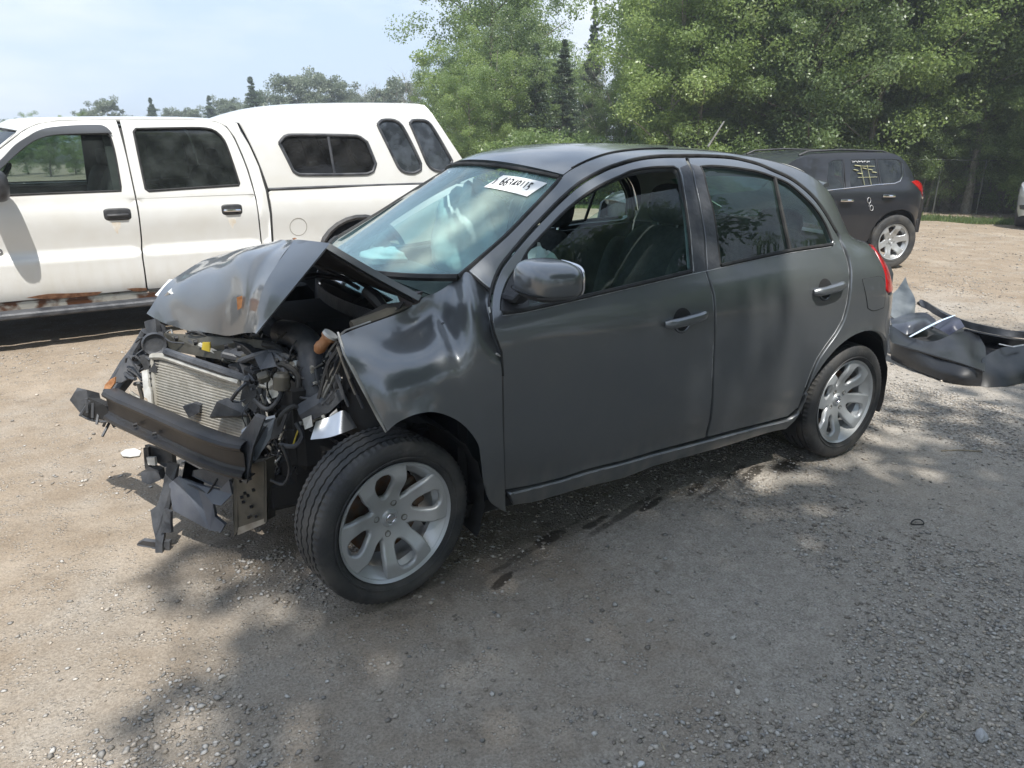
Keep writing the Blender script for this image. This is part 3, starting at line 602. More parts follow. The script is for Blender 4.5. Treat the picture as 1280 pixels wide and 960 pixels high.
b = MB(); b.tube([on_y(*q) for q in ((425, 419, .65), (432, 413, .61), (452, 406, .585), (463, 402, .57))], .004, 5); b.tube([on_y(*q) for q in ((430, 424, .64), (440, 418, .61), (466, 408, .57))], .003, 5); b.build('wing_flange', STEEL, CAR)
# torn joint against the door
b = MB()
for q0, q1 in (((615, 402, .80), (619, 415, .81)), ((618, 416, .81), (626, 434, .815)), ((611, 384, .77), (614, 397, .79)), ((620, 442, .822), (627, 446, .82))): b.tube([on_y(*q0), on_y(*q1)], [.004, .002], 5)
b.build('torn_edge', WPLAS, CAR)
b = MB(); b.tube([Vector(S(*S.pick(*q)))+Vector((0, -.002, 0)) for q in ((585, 340), (598, 351), (613.5, 365))], .0035, 5)
b.tube([Vector(S(*S.pick(*q)))+Vector((0, .0, 0)) for q in ((613.5, 365), (611, 378), (614, 398), (618, 416), (627, 440), (629, 470))], .004, 5); b.build('wing_joint', RUB, CAR)
# far front wing
panel('front_wing', CAR, type('S2', (), {'flip': 1, '__call__': lambda s, x, z: np.array((x, -hb_half(x, z)+.0, z))})(), [(2.05, .30), (2.05, .62), (2.04, .97), (2.10, 1.045), (2.30, 1.0), (2.55, .93), (2.72, .86), (2.76, .72), (2.74, .62), (2.77, .50)]+arc(2.45, .303, .36, 32, 172, 12)+[(2.09, .28)], PAINT, thick=.004)
# bonnet, folded up into a tent
HF = [
 [(368, 299.5, .22), (347, 329, .275), (328, 363, .305), (316.5, 415, .295)],
 [(361, 300, .12), (331, 327, .155), (316, 364, .185), (310, 416.5, .20)],
 [(354, 300, .04), (315, 325, .10), (305, 364, .135), (300, 417, .12)],
 [(346, 301, -.10), (300, 320, -.02), (286, 362, -.01), (277, 418, -.03)],
 [(342, 302, -.24), (292, 317.5, -.20), (258, 358, -.20), (247, 414, -.20)],
 [(336, 303.5, -.40), (283, 317.5, -.41), (228, 356, -.42), (214, 407, -.43)],
 [(329, 305.5, -.56), (264, 322, -.60), (213, 352, -.60), (183, 391, -.60)]]
def hw(p, u, v):
    return np.array((0, 0, .0022*math.sin(p[0]*38+p[1]*13)+.003*math.sin(p[1]*24+p[0]*6)*(v)))
sheet('bonnet', G3(HF), PAINT, CAR, .006, sub=9, both=DARK, wob=hw, want=(4.5, 1.5, 4))
sheet('bonnet', G3([[(412, 304, .45), (390, 331, .45), (355, 374, .42), (320, 417, .34)], [(388, 301, .34), (368, 329, .365), (341, 368, .368), (318, 416, .318)], [(368, 299.4, .22), (347, 328.8, .275), (328, 362.8, .305), (316.3, 415.4, .295)]]), PAINT, CAR, .006, sub=9, both=DARK, want=(4.5, 2.5, 4))
HR = [[on_y(412, 304, .45), on_y(470, 338, .53), on_y(527, 369, .60)]]
for (q, y) in (((388, 301), .34), ((368, 299.5), .22), ((346, 301), -.10), ((336, 303.5), -.40), ((329, 305.5), -.56)):
    r0 = on_y(*q, y); e = np.array((2.19+.05*(1-(y/.6)**2), y*1.08, 1.005)); HR.append([r0, (r0+e)/2+np.array((0, 0, .0)), e])
sheet('bonnet', HR, PAINT, CAR, .022, sub=6, both=DARK, want=(1, 0, 6))
b = MB()
b.tube([np.array(on_y(412, 304, .44))+np.array((-.004, -.012, -.03)), np.array(on_y(470, 338, .52))+np.array((0, -.012, -.03)), np.array(on_y(520, 366, .58))+np.array((0, -.012, -.03))], .022, 6, flat=.5)
for t in (.25, .5, .75):
    p = np.array(on_y(412+110*t, 304+62*t, .42))+np.array((0, 0, -.035)); b.tube([p, p+np.array((.02, -.5, -.03)), p+np.array((0, -.95, -.04))], .016, 5, flat=.5)
b.build('bonnet_frame', DARK, CAR)
b = MB(); b.tube([on_y(385, 302, .2), on_y(362, 318, .17), on_y(340, 330, .16)], .002, 4); b.build('crease_scratch', STEEL, CAR)
b = MB(); q = on_y(301, 380, .12); b.add([on_y(298, 374, .13), on_y(305, 372, .13), on_y(306, 386, .125), on_y(299, 390, .12)], [(0, 1, 2, 3)])
b.v = [tuple(np.array(v)+np.array((.006, .003, .008))) for v in b.v]; b.build('rust_spot', ORNG, CAR)
# far headlamp glass lying against the bonnet edge
sheet('headlamp', [[on_y(196, 372, -.62), on_y(214, 352, -.62)], [on_y(206, 374, -.56), on_y(232, 352, -.60)], [on_y(212, 368, -.5), on_y(246, 338, -.58)]], CLEAR, CAR, .01, sub=3)
for o_ in [bpy.data.objects['headlamp']]: 
    for v in o_.data.vertices: v.co += Vector((.006, 0, .012))

# ------------------------------------------------------------------ shell, floor and cabin
b = MB()
b.box((.95, 0, .22), (2.7, 1.42, .05)); b.box((2.13, 0, .62), (.04, 1.38, .72)); b.box((-.35, 0, .5), (.05, 1.1, .5)); b.box((.15, 0, .42), (.9, .82, .4))
b.build('floor_pan', DARK, CAR, smooth=False)
class In:
    flip = -1
    def __call__(s, x, z): return np.array((x, hb_half(x, z)-.052, z))
panel('door_lining', CAR, In(), [(2.02, .25), (2.03, .6), (2.03, .9), (1.98, .985), (1.6, 1.0), (1.1, 1.02), (.6, 1.05), (.17, 1.08), (.14, .9), (.3, .55), (.38, .4), (.42, .25)], DASH, thick=.012, h=.08, mirror=True)
panel('pillar_lining', CAR, In(), [(.93, 1.0), (1.08, 1.0), (1.02, 1.25), (.98, 1.47), (.90, 1.47), (.92, 1.25)], GREYT, thick=.012, mirror=True)
panel('pillar_lining', CAR, In(), [(.16, 1.08), (-.25, 1.05), (-.22, 1.18), (-.02, 1.33), (.2, 1.43), (.45, 1.475), (.5, 1.455), (.28, 1.35), (.18, 1.22)], GREYT, thick=.012, mirror=True)
HL = np.array(RF); HL[:, :, 2] -= .035; HL[:, :, 1] *= .93; sheet('headlining', HL[6:-8, :, :], GREYT, CAR, .006, sub=1, want=(1, 0, 0))
def seat(x, y, name='front_seat'):
    s = empty(name, (x, y, 0)); s.parent = CAR
    def cushion(nm, c, d, tilt=0, m=CLOTH, p=3.2, par=s): return ell(nm, c, (d[0]/2, d[1]/2, d[2]/2), m, par, p, tilt=tilt, n=12)
    cushion('seat_cushion', (.0, 0, .52), (.52, .50, .18), .12); cushion('seat_back', (-.34, 0, .86), (.17, .50, .66), -.26)
    cushion('seat_bolster', (-.29, .22, .84), (.17, .09, .56), -.26); cushion('seat_bolster', (-.29, -.22, .84), (.17, .09, .56), -.26)
    h = cushion('head_restraint', (-.455, 0, 1.27), (.11, .27, .18), -.2)
    b = MB(); 
    for k in (-.06, .06): b.tube([(-.42, k, 1.12), (-.45, k, 1.24)], .007, 6)
    b.build('head_restraint_post', CHROME, s); return s
seat(1.32, .36); q_ = seat(1.45, -.38); q_.location.z = -.075
ell('rear_seat', (.20, 0, .84), (.09, .56, .33), CLOTH, CAR, 5, tilt=-.3, n=10)
for y in (.33, -.33): ell('head_restraint', (.08, y, 1.15), (.05, .13, .08), CLOTH, CAR, 3, n=8)
# dashboard with the passenger airbag out, steering wheel with its bag
dg = [[(2.10, y, .98), (1.98, y, 1.005), (1.84, y, .99), (1.77, y, .93), (1.76, y, .80), (1.84, y, .60)] for y in np.linspace(.68, -.68, 9)]
sheet('dashboard', dg, DASH, CAR, .02, sub=3, want=(1, 0, 2))
sw = empty('steering_wheel', (1.64, .36, .92)); sw.parent = CAR; sw.rotation_euler = (0, radians(-64), 0)
b = MB(); b.tube([(.18*cos(t), .18*sin(t), 0) for t in np.linspace(0, 2*pi, 33)], .015, 8, caps=False); b.build('steering_rim', PLAS, sw)
b = MB(); 
for a in (0, 2.3, 4.0): b.tube([(0, 0, -.02), (.17*cos(a), .17*sin(a), 0)], [.03, .014], 8, flat=.5)
b.build('steering_spoke', PLAS, sw)
def bag(name, c, R, seed, par=CAR, n=18):
    rng = random.Random(seed); ph = [rng.random()*6 for _ in range(6)]; V = []; F = []
    for i in range(n+1):
        a = -pi/2+pi*i/n
        for k in range(2*n):
            t = pi*k/n; w = 1+.13*sin(3*t+ph[0]+2*a)+.08*sin(7*a+ph[1]+t*2)+.05*sin(11*t+ph[2]); V.append((c[0]+R[0]*w*cos(a)*cos(t), c[1]+R[1]*w*cos(a)*sin(t), c[2]+R[2]*w*sin(a)))
    for i in range(n):
        for k in range(2*n): F.append((i*2*n+k, i*2*n+(k+1) % (2*n), (i+1)*2*n+(k+1) % (2*n), (i+1)*2*n+k))
    return mk(name, V, F, BAG, par, angle=80)
bag('airbag', (1.60, .36, .91), (.09, .20, .19), 3); bag('airbag', (1.50, -.36, 1.07), (.17, .23, .24), 5); bag('airbag', (2.0, -.30, 1.03), (.10, .09, .035), 8)
b = MB(); b.tube([(1.50, 0, 1.36), (1.56, 0, 1.40)], .01, 6); b.build('mirror_stalk', PLAS, CAR); ell('inside_mirror', (1.49, 0, 1.33), (.02, .12, .035), PLAS, CAR, 3.5, n=10)
b = MB(); b.tube([S(.96, 1.40)-np.array((0, .07, 0)), S(1.0, 1.1)-np.array((0, .09, 0)), (1.02, .68, .6)], .022, 6, flat=.12); b.build('seat_belt', DASH, CAR)

# cowl with wipers, seen under the folded bonnet
cw = [[(2.34-.16*(y/.7)**2, y, .93), (2.26-.16*(y/.7)**2, y, .955), (2.16-.15*(y/.7)**2, y, .975)] for y in np.linspace(.66, -.66, 11)]
sheet('cowl_panel', cw, mat('glossy_black', (.012, .013, .016), .13, coat=1, spec=.8), CAR, .01, sub=4, want=(3, 0, 5))
sheet('cowl_front', [[(2.345-.16*(y/.7)**2, y, .93), (2.36-.16*(y/.7)**2, y, .80)] for y in np.linspace(.66, -.66, 9)], PLASB, CAR, .008, sub=3, want=(5, 1, 1))
for pts in (((432, 343, .05), (455, 358, .15), (478, 371, .25), (500, 384, .33)), ((381, 349, -.12), (398, 346, -.1), (430, 351, .02), (452, 364, .1))):
    b = MB(); P = [Vector(on_y(*q))+Vector((.01, 0, .012)) for q in pts]; b.tube(P, .008, 6); b.tube([p+Vector((-.012, 0, -.012)) for p in P[:3]], .004, 5); b.build('wiper', PLAS, CAR)
b = MB(); b.tube([on_y(456, 362, .30), on_y(470, 374, .34), on_y(480, 386, .36)], [.018, .026, .022], 8); b.build('wiper_pivot', PLAS, CAR)

# ------------------------------------------------------------------ crushed front end
rf_ = random.Random(11)
def plate(name, pts, m, thick=.012, key='y', out=None, par=CAR):
    f = {'y': on_y, 'x': on_x, 'z': on_z}[key]; P = [Vector(f(*q)) for q in pts]; n = (P[1]-P[0]).cross(P[2]-P[0]).normalized()
    if n.dot(Vector(CAM)-P[0]) < 0: n = -n
    b = MB(); b.prism(P, -n*thick)
    return b.build(name, m, par, smooth=False)
def vt(name, pts, r, m, key='y', n=7, par=CAR, sm=3):
    f = {'y': on_y, 'x': on_x, 'z': on_z}[key]; P = catmull([f(*q) for q in pts], False, .02, 170) if len(pts) > 2 else [f(*q) for q in pts]
    b = MB(); b.tube([tuple(p) for p in P], r, n); return b.build(name, m, par)
# bumper beam: a pressed channel bent round the front
bt = [(131, 489), (146, 497), (165, 505), (188, 515), (213, 526), (238, 537), (262, 546), (285, 553), (303, 556)]
bc = [on_z(x, y, .545) for x, y in bt]; bcv = catmull(bc, False, .03, 170)
prof = [(-.05, .002), (-.012, .006), (.008, .0), (.016, -.010), (.014, -.020), (.0, -.030), (-.002, -.085), (.004, -.095), (.020, -.102), (.024, -.112), (.016, -.124), (-.01, -.132), (-.05, -.130)]
G = []
for i, p in enumerate(bcv):
    d = bcv[min(i+1, len(bcv)-1)]-bcv[max(i-1, 0)]; d /= np.linalg.norm(d); o = np.array((-d[1], d[0], 0)); o = o if o[0] > 0 else -o
    w = 0
    G.append([p+o*(a+w)+np.array((0, 0, z)) for a, z in prof])
sheet('bumper_beam', G, mat('beam_black', (.026, .026, .028), .42, .4, col2=(.05, .045, .041), nscale=5, bump=.08, detail=8), CAR, .003, sub=1, want=(6, 1, .5), angle=24)
for q in ((172, 530), (240, 548), (196, 541)):
    p = on_z(*q, .47); b = MB(); b.lathe([(.004, 0), (.004, .007), (-.01, .008)], 12, p+np.array((.012, .004, 0)), ax='x'); b.build('beam_hole', INK, CAR)
plate('beam_end', [(262, 546, .20), (303, 553, .40), (305, 602, .42), (292, 586, .37), (268, 574, .25)], PLASB, .03)
plate('beam_end', [(296, 551, .38), (318, 520, .45), (330, 524, .47), (316, 560, .46), (308, 605, .44), (298, 598, .40)], PLASB, .02)
# far end bracket and arch lip
plate('bracket', [(93, 490, -.58), (97, 484.5, -.58), (108, 487, -.55), (110, 497, -.54), (100, 516, -.56), (87, 500, -.60)], PLASB, .08)
plate('bracket', [(100, 516, -.56), (110, 497, -.54), (128, 505, -.46), (140, 512, -.42), (136, 526, -.44), (112, 523, -.52)], DARK, .05)
b = MB(); 
for i in range(9):
    p = np.array(on_y(108+4*i, 498+3.0*i, -.5)); b.tube([p, p+np.array((rf_.uniform(-.03, .05), rf_.uniform(-.05, .05), -.06))], .006, 5)
b.build('bracket_rib', PLASB, CAR)
vt('lip', [(100, 518, -.57), (112, 524, -.53), (128, 527, -.47), (140, 526, -.43)], .006, PLASB)
# far headlamp bracket running back up to the slam panel
plate('lamp_bracket', [(186, 406, -.52), (199, 403, -.50), (205, 415, -.47), (176, 452, -.50), (146, 490, -.50), (128, 489, -.55), (150, 452, -.56)], PLASB, .05)
plate('lamp_bracket', [(158, 442, -.50), (180, 448, -.44), (172, 467, -.44), (152, 478, -.46), (140, 479, -.50)], mat('grey_plastic', (.06, .063, .07), .5, col2=(.10, .10, .105), nscale=10), .012)
plate('lamp_bracket', [(180, 402, -.5), (194, 398, -.47), (196, 418, -.42), (186, 430, -.44)], PLAS, .03)
vt('lamp_tube', [(182, 414, -.47), (176, 425, -.49), (167, 440, -.50)], .018, PLASB)
b = MB(); b.lathe([(0, .0), (.002, .035), (.012, .045), (.0, .05), (-.03, .04)], 24, on_y(193, 430, -.38), ax='y'); b.build('horn', PLASB, CAR)
for i in range(6): vt('lamp_rib', [(168+3*i, 450+7*i, -.46), (180+2*i, 445+7*i, -.40), (188, 450+8*i, -.36)], .006, PLAS if i % 2 else PLASB)
plate('torn_tab', [(131, 481, -.50), (138, 474, -.48), (144, 471, -.46), (143, 479, -.46), (138, 486, -.48), (130, 486, -.50)], ORNG, .006)
# radiator pack
c0, c1, c2, c3 = [np.array(v) for v in (on_y(193, 450, -.36), on_y(306, 478, .17), on_y(296, 546, .17), on_y(190, 506, -.36))]
c2 = c1+np.array((.03, 0, -.40)); c3 = c0+np.array((.03, 0, -.40))
b = MB(); b.prism([c0, c1, c2, c3], (-.022, 0, 0)); b.build('condenser', FIN, CAR, smooth=False)
b = MB(); NF = 34
for i in range(NF):
    t = (i+.5)/NF; a = c0*(1-t)+c3*t; c = c1*(1-t)+c2*t; ux = np.array((.004, 0, 0))
    b.prism([a+ux, c+ux, c+ux+np.array((0, 0, -.0042)), a+ux+np.array((0, 0, -.0042))], (-.006, 0, 0))
o = b.build('condenser_fins', ALU, CAR, smooth=False); o['kind'] = 'stuff'
b = MB(); b.tube([c0+np.array((.004, -.008, .01)), c3+np.array((.004, -.008, 0))], .013, 8); b.build('condenser_tank', ALU, CAR); b = MB(); b.tube([c1+np.array((0, .008, .01)), c2], .013, 8); b.build('condenser_tank', ALU, CAR)
vt('radiator_top', [(190, 446, -.37), (205, 446, -.30), (232, 455, -.16), (262, 465, 0), (300, 478, .16)], .014, ALU)
vt('radiator_hose', [(208, 440, -.28), (228, 447, -.18), (255, 456, -.03), (285, 466, .10), (318, 478, .20)], .017, PLASB)
b = MB(); q0, q1 = c0+np.array((-.06, .02, .0)), c1+np.array((-.06, 0, .0)); b.prism([q0, q1, q1+np.array((0, 0, -.42)), q0+np.array((0, 0, -.42))], (-.03, 0, 0)); b.build('radiator', DARK, CAR, smooth=False)
# fan shroud with two round openings behind
for y in (-.2, .08):
    b = MB(); b.lathe([(2.74, .12), (2.76, .14), (2.70, .145)], 28, (0, y, .60), ax='x'); 
    for k in range(7): a = 2*pi*k/7; b.prism([(2.73, y+.02*cos(a), .6+.02*sin(a)), (2.74, y+.12*cos(a-.25), .6+.12*sin(a-.25)), (2.72, y+.12*cos(a+.25), .6+.12*sin(a+.25))], (.003, 0, 0))
    b.build('cooling_fan', PLAS, CAR)
plate('black_shield', [(306, 470, .20), (334, 476, .28), (344, 500, .32), (318, 516, .27), (300, 500, .20)], PLAS, .02)
plate('black_shield', [(271, 502, .08), (284, 497, .10), (312, 505, .20), (309, 519, .22), (262, 521, .06)], PLAS, .012)
plate('grey_tab', [(228, 508, -.12), (242, 504, -.08), (250, 507, -.06), (249, 516, -.06), (236, 522, -.10)], PLASB, .02)
plate('white_clip', [(177, 464, -.38), (184, 462, -.36), (187, 500, -.34), (180, 496, -.36)], WPLAS, .012)
plate('white_clip', [(183, 486, -.35), (188, 484, -.34), (190, 508, -.33), (185, 503, -.34)], WPLAS, .012)
plate('clamp', [(174, 444, -.40), (192, 444, -.36), (198, 452, -.33), (196, 466, -.34), (180, 462, -.38)], PLAS, .03)
# slam panel / cross member under the bonnet lip, dull light metal
plate('cross_member', [(205, 416, -.42), (262, 420, -.15), (318, 424, .12), (352, 430, .22), (350, 445, .22), (300, 443, .10), (250, 436, -.15), (208, 428, -.40)], GREYM, .03)
for q in ((222, 422, -.33), (246, 427, -.2), (262, 432, -.12), (284, 432, 0), (300, 434, .06)):
    b = MB(); b.lathe([(.003, 0), (.003, .010), (-.01, .012)], 12, np.array(on_y(*q))+np.array((.01, .01, 0)), ax='x'); b.build('panel_hole', INK, CAR)
vt('strut_bar', [(250, 431, -.15), (262, 437, -.10), (290, 449, .03), (322, 452, .15), (345, 462, .22)], .010, ALU)
plate('latch', [(253, 428, -.1), (262, 428, -.08), (262, 440, -.08), (252, 437, -.1)], YEL, .008)
# engine, gearbox, strut tower, inner wing
b = MB(); b.prism([(2.80, -.52, .38), (2.66, .42, .38), (2.66, .44, .70), (2.74, .10, .80), (2.84, -.50, .80)], (-.05, 0, 0)); b.box((2.62, -.05, .30), (.3, .9, .12), bev=.02); b.build('front_panel', DARK, CAR, smooth=False)
for i in range(26):
    y = rf_.uniform(-.50, .36); b = MB(); b.box((2.80-.13*(y+.5)+rf_.uniform(0, .05), y, rf_.uniform(.68, .77)), (rf_.uniform(.02, .08), rf_.uniform(.02, .10), rf_.uniform(.015, .07)), bev=.006, rot=Euler((rf_.uniform(-.4, .4), rf_.uniform(-.4, .4), rf_.uniform(-.5, .5)))); b.build('bracket', rf_.choice((PLAS, PLASB, GREYM, PLASB, DARK, STEEL)), CAR)
for i in range(30):
    x0, y0 = rf_.uniform(150, 215), rf_.uniform(415, 505)
    if x0-150 < (470-y0)*.3 or x0 > 192+(y0 < 440)*20: continue
    vt('wiring_loom' if i % 2 else 'bracket', [(x0, y0, -.46), (x0+rf_.uniform(3, 14), y0+rf_.uniform(-12, 10), -.43), (x0+rf_.uniform(8, 22), y0+rf_.uniform(-14, 16), -.40)], rf_.choice((.004, .006, .009)), rf_.choice((PLAS, PLASB, PLASB, STEEL)), n=5)
b = MB(); b.box((2.42, -.05, .62), (.40, .62, .40), bev=.03); b.box((2.40, -.02, .84), (.30, .48, .08), bev=.03); b.box((2.5, .30, .52), (.36, .30, .30), bev=.05); b.box((2.45, 0, .36), (.5, .8, .2), bev=.04); b.build('engine', DARK, CAR)
for k in range(4): b = MB(); b.tube([(2.62, -.25+.13*k, .80), (2.68, -.25+.13*k, .70), (2.66, -.25+.13*k, .58)], .026, 10); b.build('intake_runner', PLAS, CAR)
for sd in (1, -1):
    b = MB(); b.lathe([(.55, .13), (.86, .10), (.90, .07), (.91, .0)], 24, (2.38, sd*.50, 0), ax='z'); b.build('strut_tower', DARK, CAR)
    b = MB(); b.box((2.28, sd*.42, .42), (.60, .07, .10), bev=.01); b.build('chassis_rail', DARK, CAR)
    b = MB(); b.tube([(2.45, sd*.60, .28), (2.40, sd*.40, .26), (2.35, sd*.25, .25)], [.03, .025, .03], 8); b.tube([(2.45, sd*.62, .30), (2.45, sd*.2, .32)], .016, 8); b.build('suspension_arm', DARK, CAR)
    b = MB(); b.tube([(2.45, sd*.58, .32), (2.40, sd*.52, .85)], .028, 10); b.build('damper', DARK, CAR)
vt('wing_flange_rail', [(440, 408, .55), (480, 394, .54), (512, 380, .54)], .02, GREYM)
plate('inner_wing', [(480, 380, .52), (505, 377, .57), (498, 387, .56), (470, 398, .54), (445, 405, .52), (446, 398, .50)], DARK, .01)
plate('cowl_corner', [(495, 366, .50), (524, 366, .60), (520, 380, .58), (503, 386, .55)], mat('mauve_sealer', (.09, .07, .07), .7, col2=(.05, .045, .045), nscale=40), .02)
# big intake pipe and bits
vt('intake_pipe', [(352, 416, .15), (372, 420, .24), (388, 434, .32), (391, 460, .38), (396, 490, .42), (398, 520, .44)], [.05, .052, .054, .052, .048, .046][0:1][0], PLASB, n=14)
for y, t in ((446, .35), (468, .385), (492, .42)): 
    p = np.array(on_y(392, y, t)); b = MB(); b.lathe([(-.006, .056), (0, .060), (.006, .056)], 20, p, ax='z'); b.build('pipe_clip', PLAS, CAR)
b = MB(); b.tube([on_y(396, 440, .47), on_y(399, 436, .475), on_y(402, 432, .48), on_y(404, 430, .483), on_y(408.5, 424, .492), on_y(410, 422, .495), on_y(412, 420, .497)], [.012, .021, .022, .019, .020, .027, .026], 14); b.build('brown_plug', ORNG, CAR); b = MB(); b.tube([on_y(412, 420, .497), on_y(414, 417, .50)], [.028, .027], 14); b.build('plug_collar', WPLAS, CAR)
for pts, r, m_ in (([(340, 470, .30), (352, 455, .36), (372, 470, .40), (370, 500, .42)], .011, RUB), ([(318, 500, .30), (334, 512, .36), (348, 500, .38), (356, 478, .36)], .009, PLAS), ([(345, 540, .42), (352, 520, .44), (368, 508, .45), (384, 520, .46)], .010, RUB), ([(300, 452, .10), (322, 444, .20), (345, 440, .28), (362, 448, .32)], .012, PLASB), ([(330, 430, .18), (350, 436, .25), (368, 450, .32)], .014, RUB), ([(412, 440, .52), (420, 462, .54), (415, 490, .53), (402, 505, .52)], .008, PLASB)): vt('hose', pts, r, m_, n=9)
b = MB(); b.tube([on_y(352, 470, .40), on_y(352, 486, .40)], [.028, .030], 16); b.tube([on_y(352, 466, .40), on_y(352, 470, .40)], [.020, .028], 16); b.build('reservoir', GREYM, CAR)
plate('washer_bottle', [(358, 452, .30), (374, 450, .34), (380, 470, .36), (372, 492, .36), (360, 484, .32)], mat('milky_plastic', (.30, .34, .37), .35, col2=(.2, .23, .25), nscale=10), .05)
plate('silver_scrap', [(330, 478, .28), (352, 466, .32), (362, 472, .33), (356, 492, .34), (336, 500, .31)], ALU, .02)
# reflector bowl of the torn near headlamp
RB = [[(395, 527, .56), (388, 549.5, .58)], [(412, 521, .56), (409, 547, .61)], [(428, 513, .57), (426, 542, .63)], [(436, 517, .57), (446, 534, .61)]]
sheet('reflector_bowl', G3(RB), REFL, CAR, .003, sub=5)
plate('lamp_housing', [(374, 519, .48), (402, 502, .52), (424, 489, .55), (432, 496, .56), (412, 515, .54), (380, 530, .49)], PLASB, .04)
plate('lamp_housing', [(396, 500, .50), (420, 486, .54), (428, 489, .55), (410, 505, .54)], PLAS, .03)
plate('white_connector', [(378, 524, .50), (389, 519, .51), (391, 533, .52), (381, 537, .50)], WPLAS, .015); plate('white_connector', [(412, 521, .55), (421, 513, .56), (424, 521, .56), (417, 527, .55)], WPLAS, .015)
vt('bulb_holder', [(403, 519, .54), (409, 530, .555), (413, 541, .565)], .006, ALU)
plate('torn_bracket', [(352, 541, .44), (330, 556, .42), (322, 574, .42), (316, 580, .41), (312, 562, .40), (330, 534, .42), (348, 521, .44), (360, 516, .46)], PLASB, .012)
plate('pale_bracket', [(302, 541, .36), (322, 527, .42), (344, 522, .44), (338, 548, .43), (320, 576, .42), (303, 573, .40)], mat('light_blue_grey_plastic', (.19, .22, .26), .45, col2=(.12, .135, .16), nscale=14), .01)
plate('torn_bracket', [(356, 468, .40), (345, 458, .36), (325, 462, .30), (318, 446, .25), (338, 436, .26), (352, 448, .34)], PLASB, .015)
# bottom of the front: bracket box, undertray, hanging strut
mg = [(296, 583, .30), (330, 576, .42), (331.5, 652, .40), (296, 666, .28)]
plate('mounting_box', mg, GREYM, .05)
plate('mounting_box_lip', [(292, 580, .29), (297, 580, .30), (297, 662, .29), (293, 671, .275), (291, 640, .28)], GREYM, .03); plate('mounting_box_lip', [(296, 660, .285), (331, 648, .40), (332, 654, .405), (297, 669, .285)], STEEL, .015)
plate('mounting_box_lip', [(329, 576, .415), (333, 577, .42), (333.5, 652, .41), (330, 653, .40)], GREYM, .02)
for q in ((304, 617), (300, 622), (308, 620), (302, 628), (315, 613), (312, 634), (318, 646), (299, 602), (309, 647)):
    p = np.array(on_y(*q, .33)); pp = np.array(on_y(*q, .335)); 
    b = MB(); b.lathe([(.0, 0), (.0, .006), (-.01, .006)], 8, np.array(on_y(q[0], q[1], .30+(q[0]-296)/35*.12+.004)), ax='x'); b.build('box_hole', INK, CAR)
plate('undertray', [(211, 605, -.06), (222, 596, -.03), (246, 606, .03), (274, 613, .12), (286, 600, .16), (290, 618, .18), (276, 632, .17), (266, 630, .13), (269, 646, .14), (281, 656, .18), (276, 665, .17), (262, 663, .13), (216, 638, -.03)], mat('blue_grey_plastic', (.085, .095, .12), .5, col2=(.14, .15, .17), nscale=9, detail=9, bump=.1), .014)
plate('undertray', [(230, 590, -.04), (252, 586, .03), (290, 598, .16), (286, 612, .15), (262, 606, .08)], PLASB, .012)
vt('undertray_rib', [(228, 602, -.02), (246, 610, .04), (265, 620, .10)], .004, PLASB); vt('undertray_rib', [(272, 598, .10), (262, 614, .09), (254, 628, .07)], .004, INK)
b = MB()
for i in range(11):
    b.prism([on_y(231+1.2*i*2, 577+1.3*i, -.02+.004*i), on_y(232.3+2.4*i, 577.5+1.3*i, -.02+.004*i), on_y(228.3+2.4*i, 600+1.0*i, -.02+.004*i), on_y(227+2.4*i, 600+1.0*i, -.02+.004*i)], (-.004, 0, 0))
o = b.build('lower_fins', ALU, CAR, smooth=False); o['kind'] = 'stuff'
plate('hanging_strut', [(209, 578, -.08), (222, 582, -.06), (219, 605, -.055), (210, 640, -.04), (203, 680, .0), (203, 698, .01), (194, 698, -.01), (194, 672, -.03), (191, 660, -.05), (188, 638, -.08), (196, 632, -.07), (203, 610, -.08)], PLASB, .022)
plate('hanging_strut', [(205, 636, -.03), (213, 640, -.01), (213, 655, -.005), (214, 666, .0), (200, 666, -.01), (203, 650, -.02)], PLASB, .015)
plate('strut_foot', [(171, 680, -.10), (178, 676, -.07), (194, 678, -.03), (212, 677, .0), (212, 688, .0), (204, 694, .0), (192, 695, -.03), (173, 690, -.09)], PLASB, .015)
plate('strut_foot', [(198, 695, -.01), (217, 697, .03), (221, 702, .045), (213, 706, .03), (198, 705, .0)], PLASB, .02)
plate('dangling_clip', [(176, 590, -.24), (186, 584, -.20), (198, 588, -.16), (200, 600, -.15), (187, 606, -.18), (177, 602, -.22)], PLASB, .03)
plate('dangling_clip', [(179, 560, -.22), (185, 559, -.21), (187, 586, -.20), (181, 586, -.22)], PLAS, .02); plate('white_clip', [(183, 572, -.2), (193, 572, -.17), (194, 582, -.17), (185, 581, -.2)], WPLAS, .012)
plate('radiator_lower', [(181, 556, -.26), (215, 566, -.14), (216, 580, -.13), (206, 584, -.15), (196, 578, -.2), (183, 574, -.25)], PLAS, .02)
vt('brake_hose', [(352, 556, .46), (362, 585, .47), (355, 605, .46), (338, 600, .43)], .006, PLAS); vt('brake_hose', [(370, 528, .46), (378, 545, .48), (368, 558, .47), (350, 556, .45)], .009, PLASB)
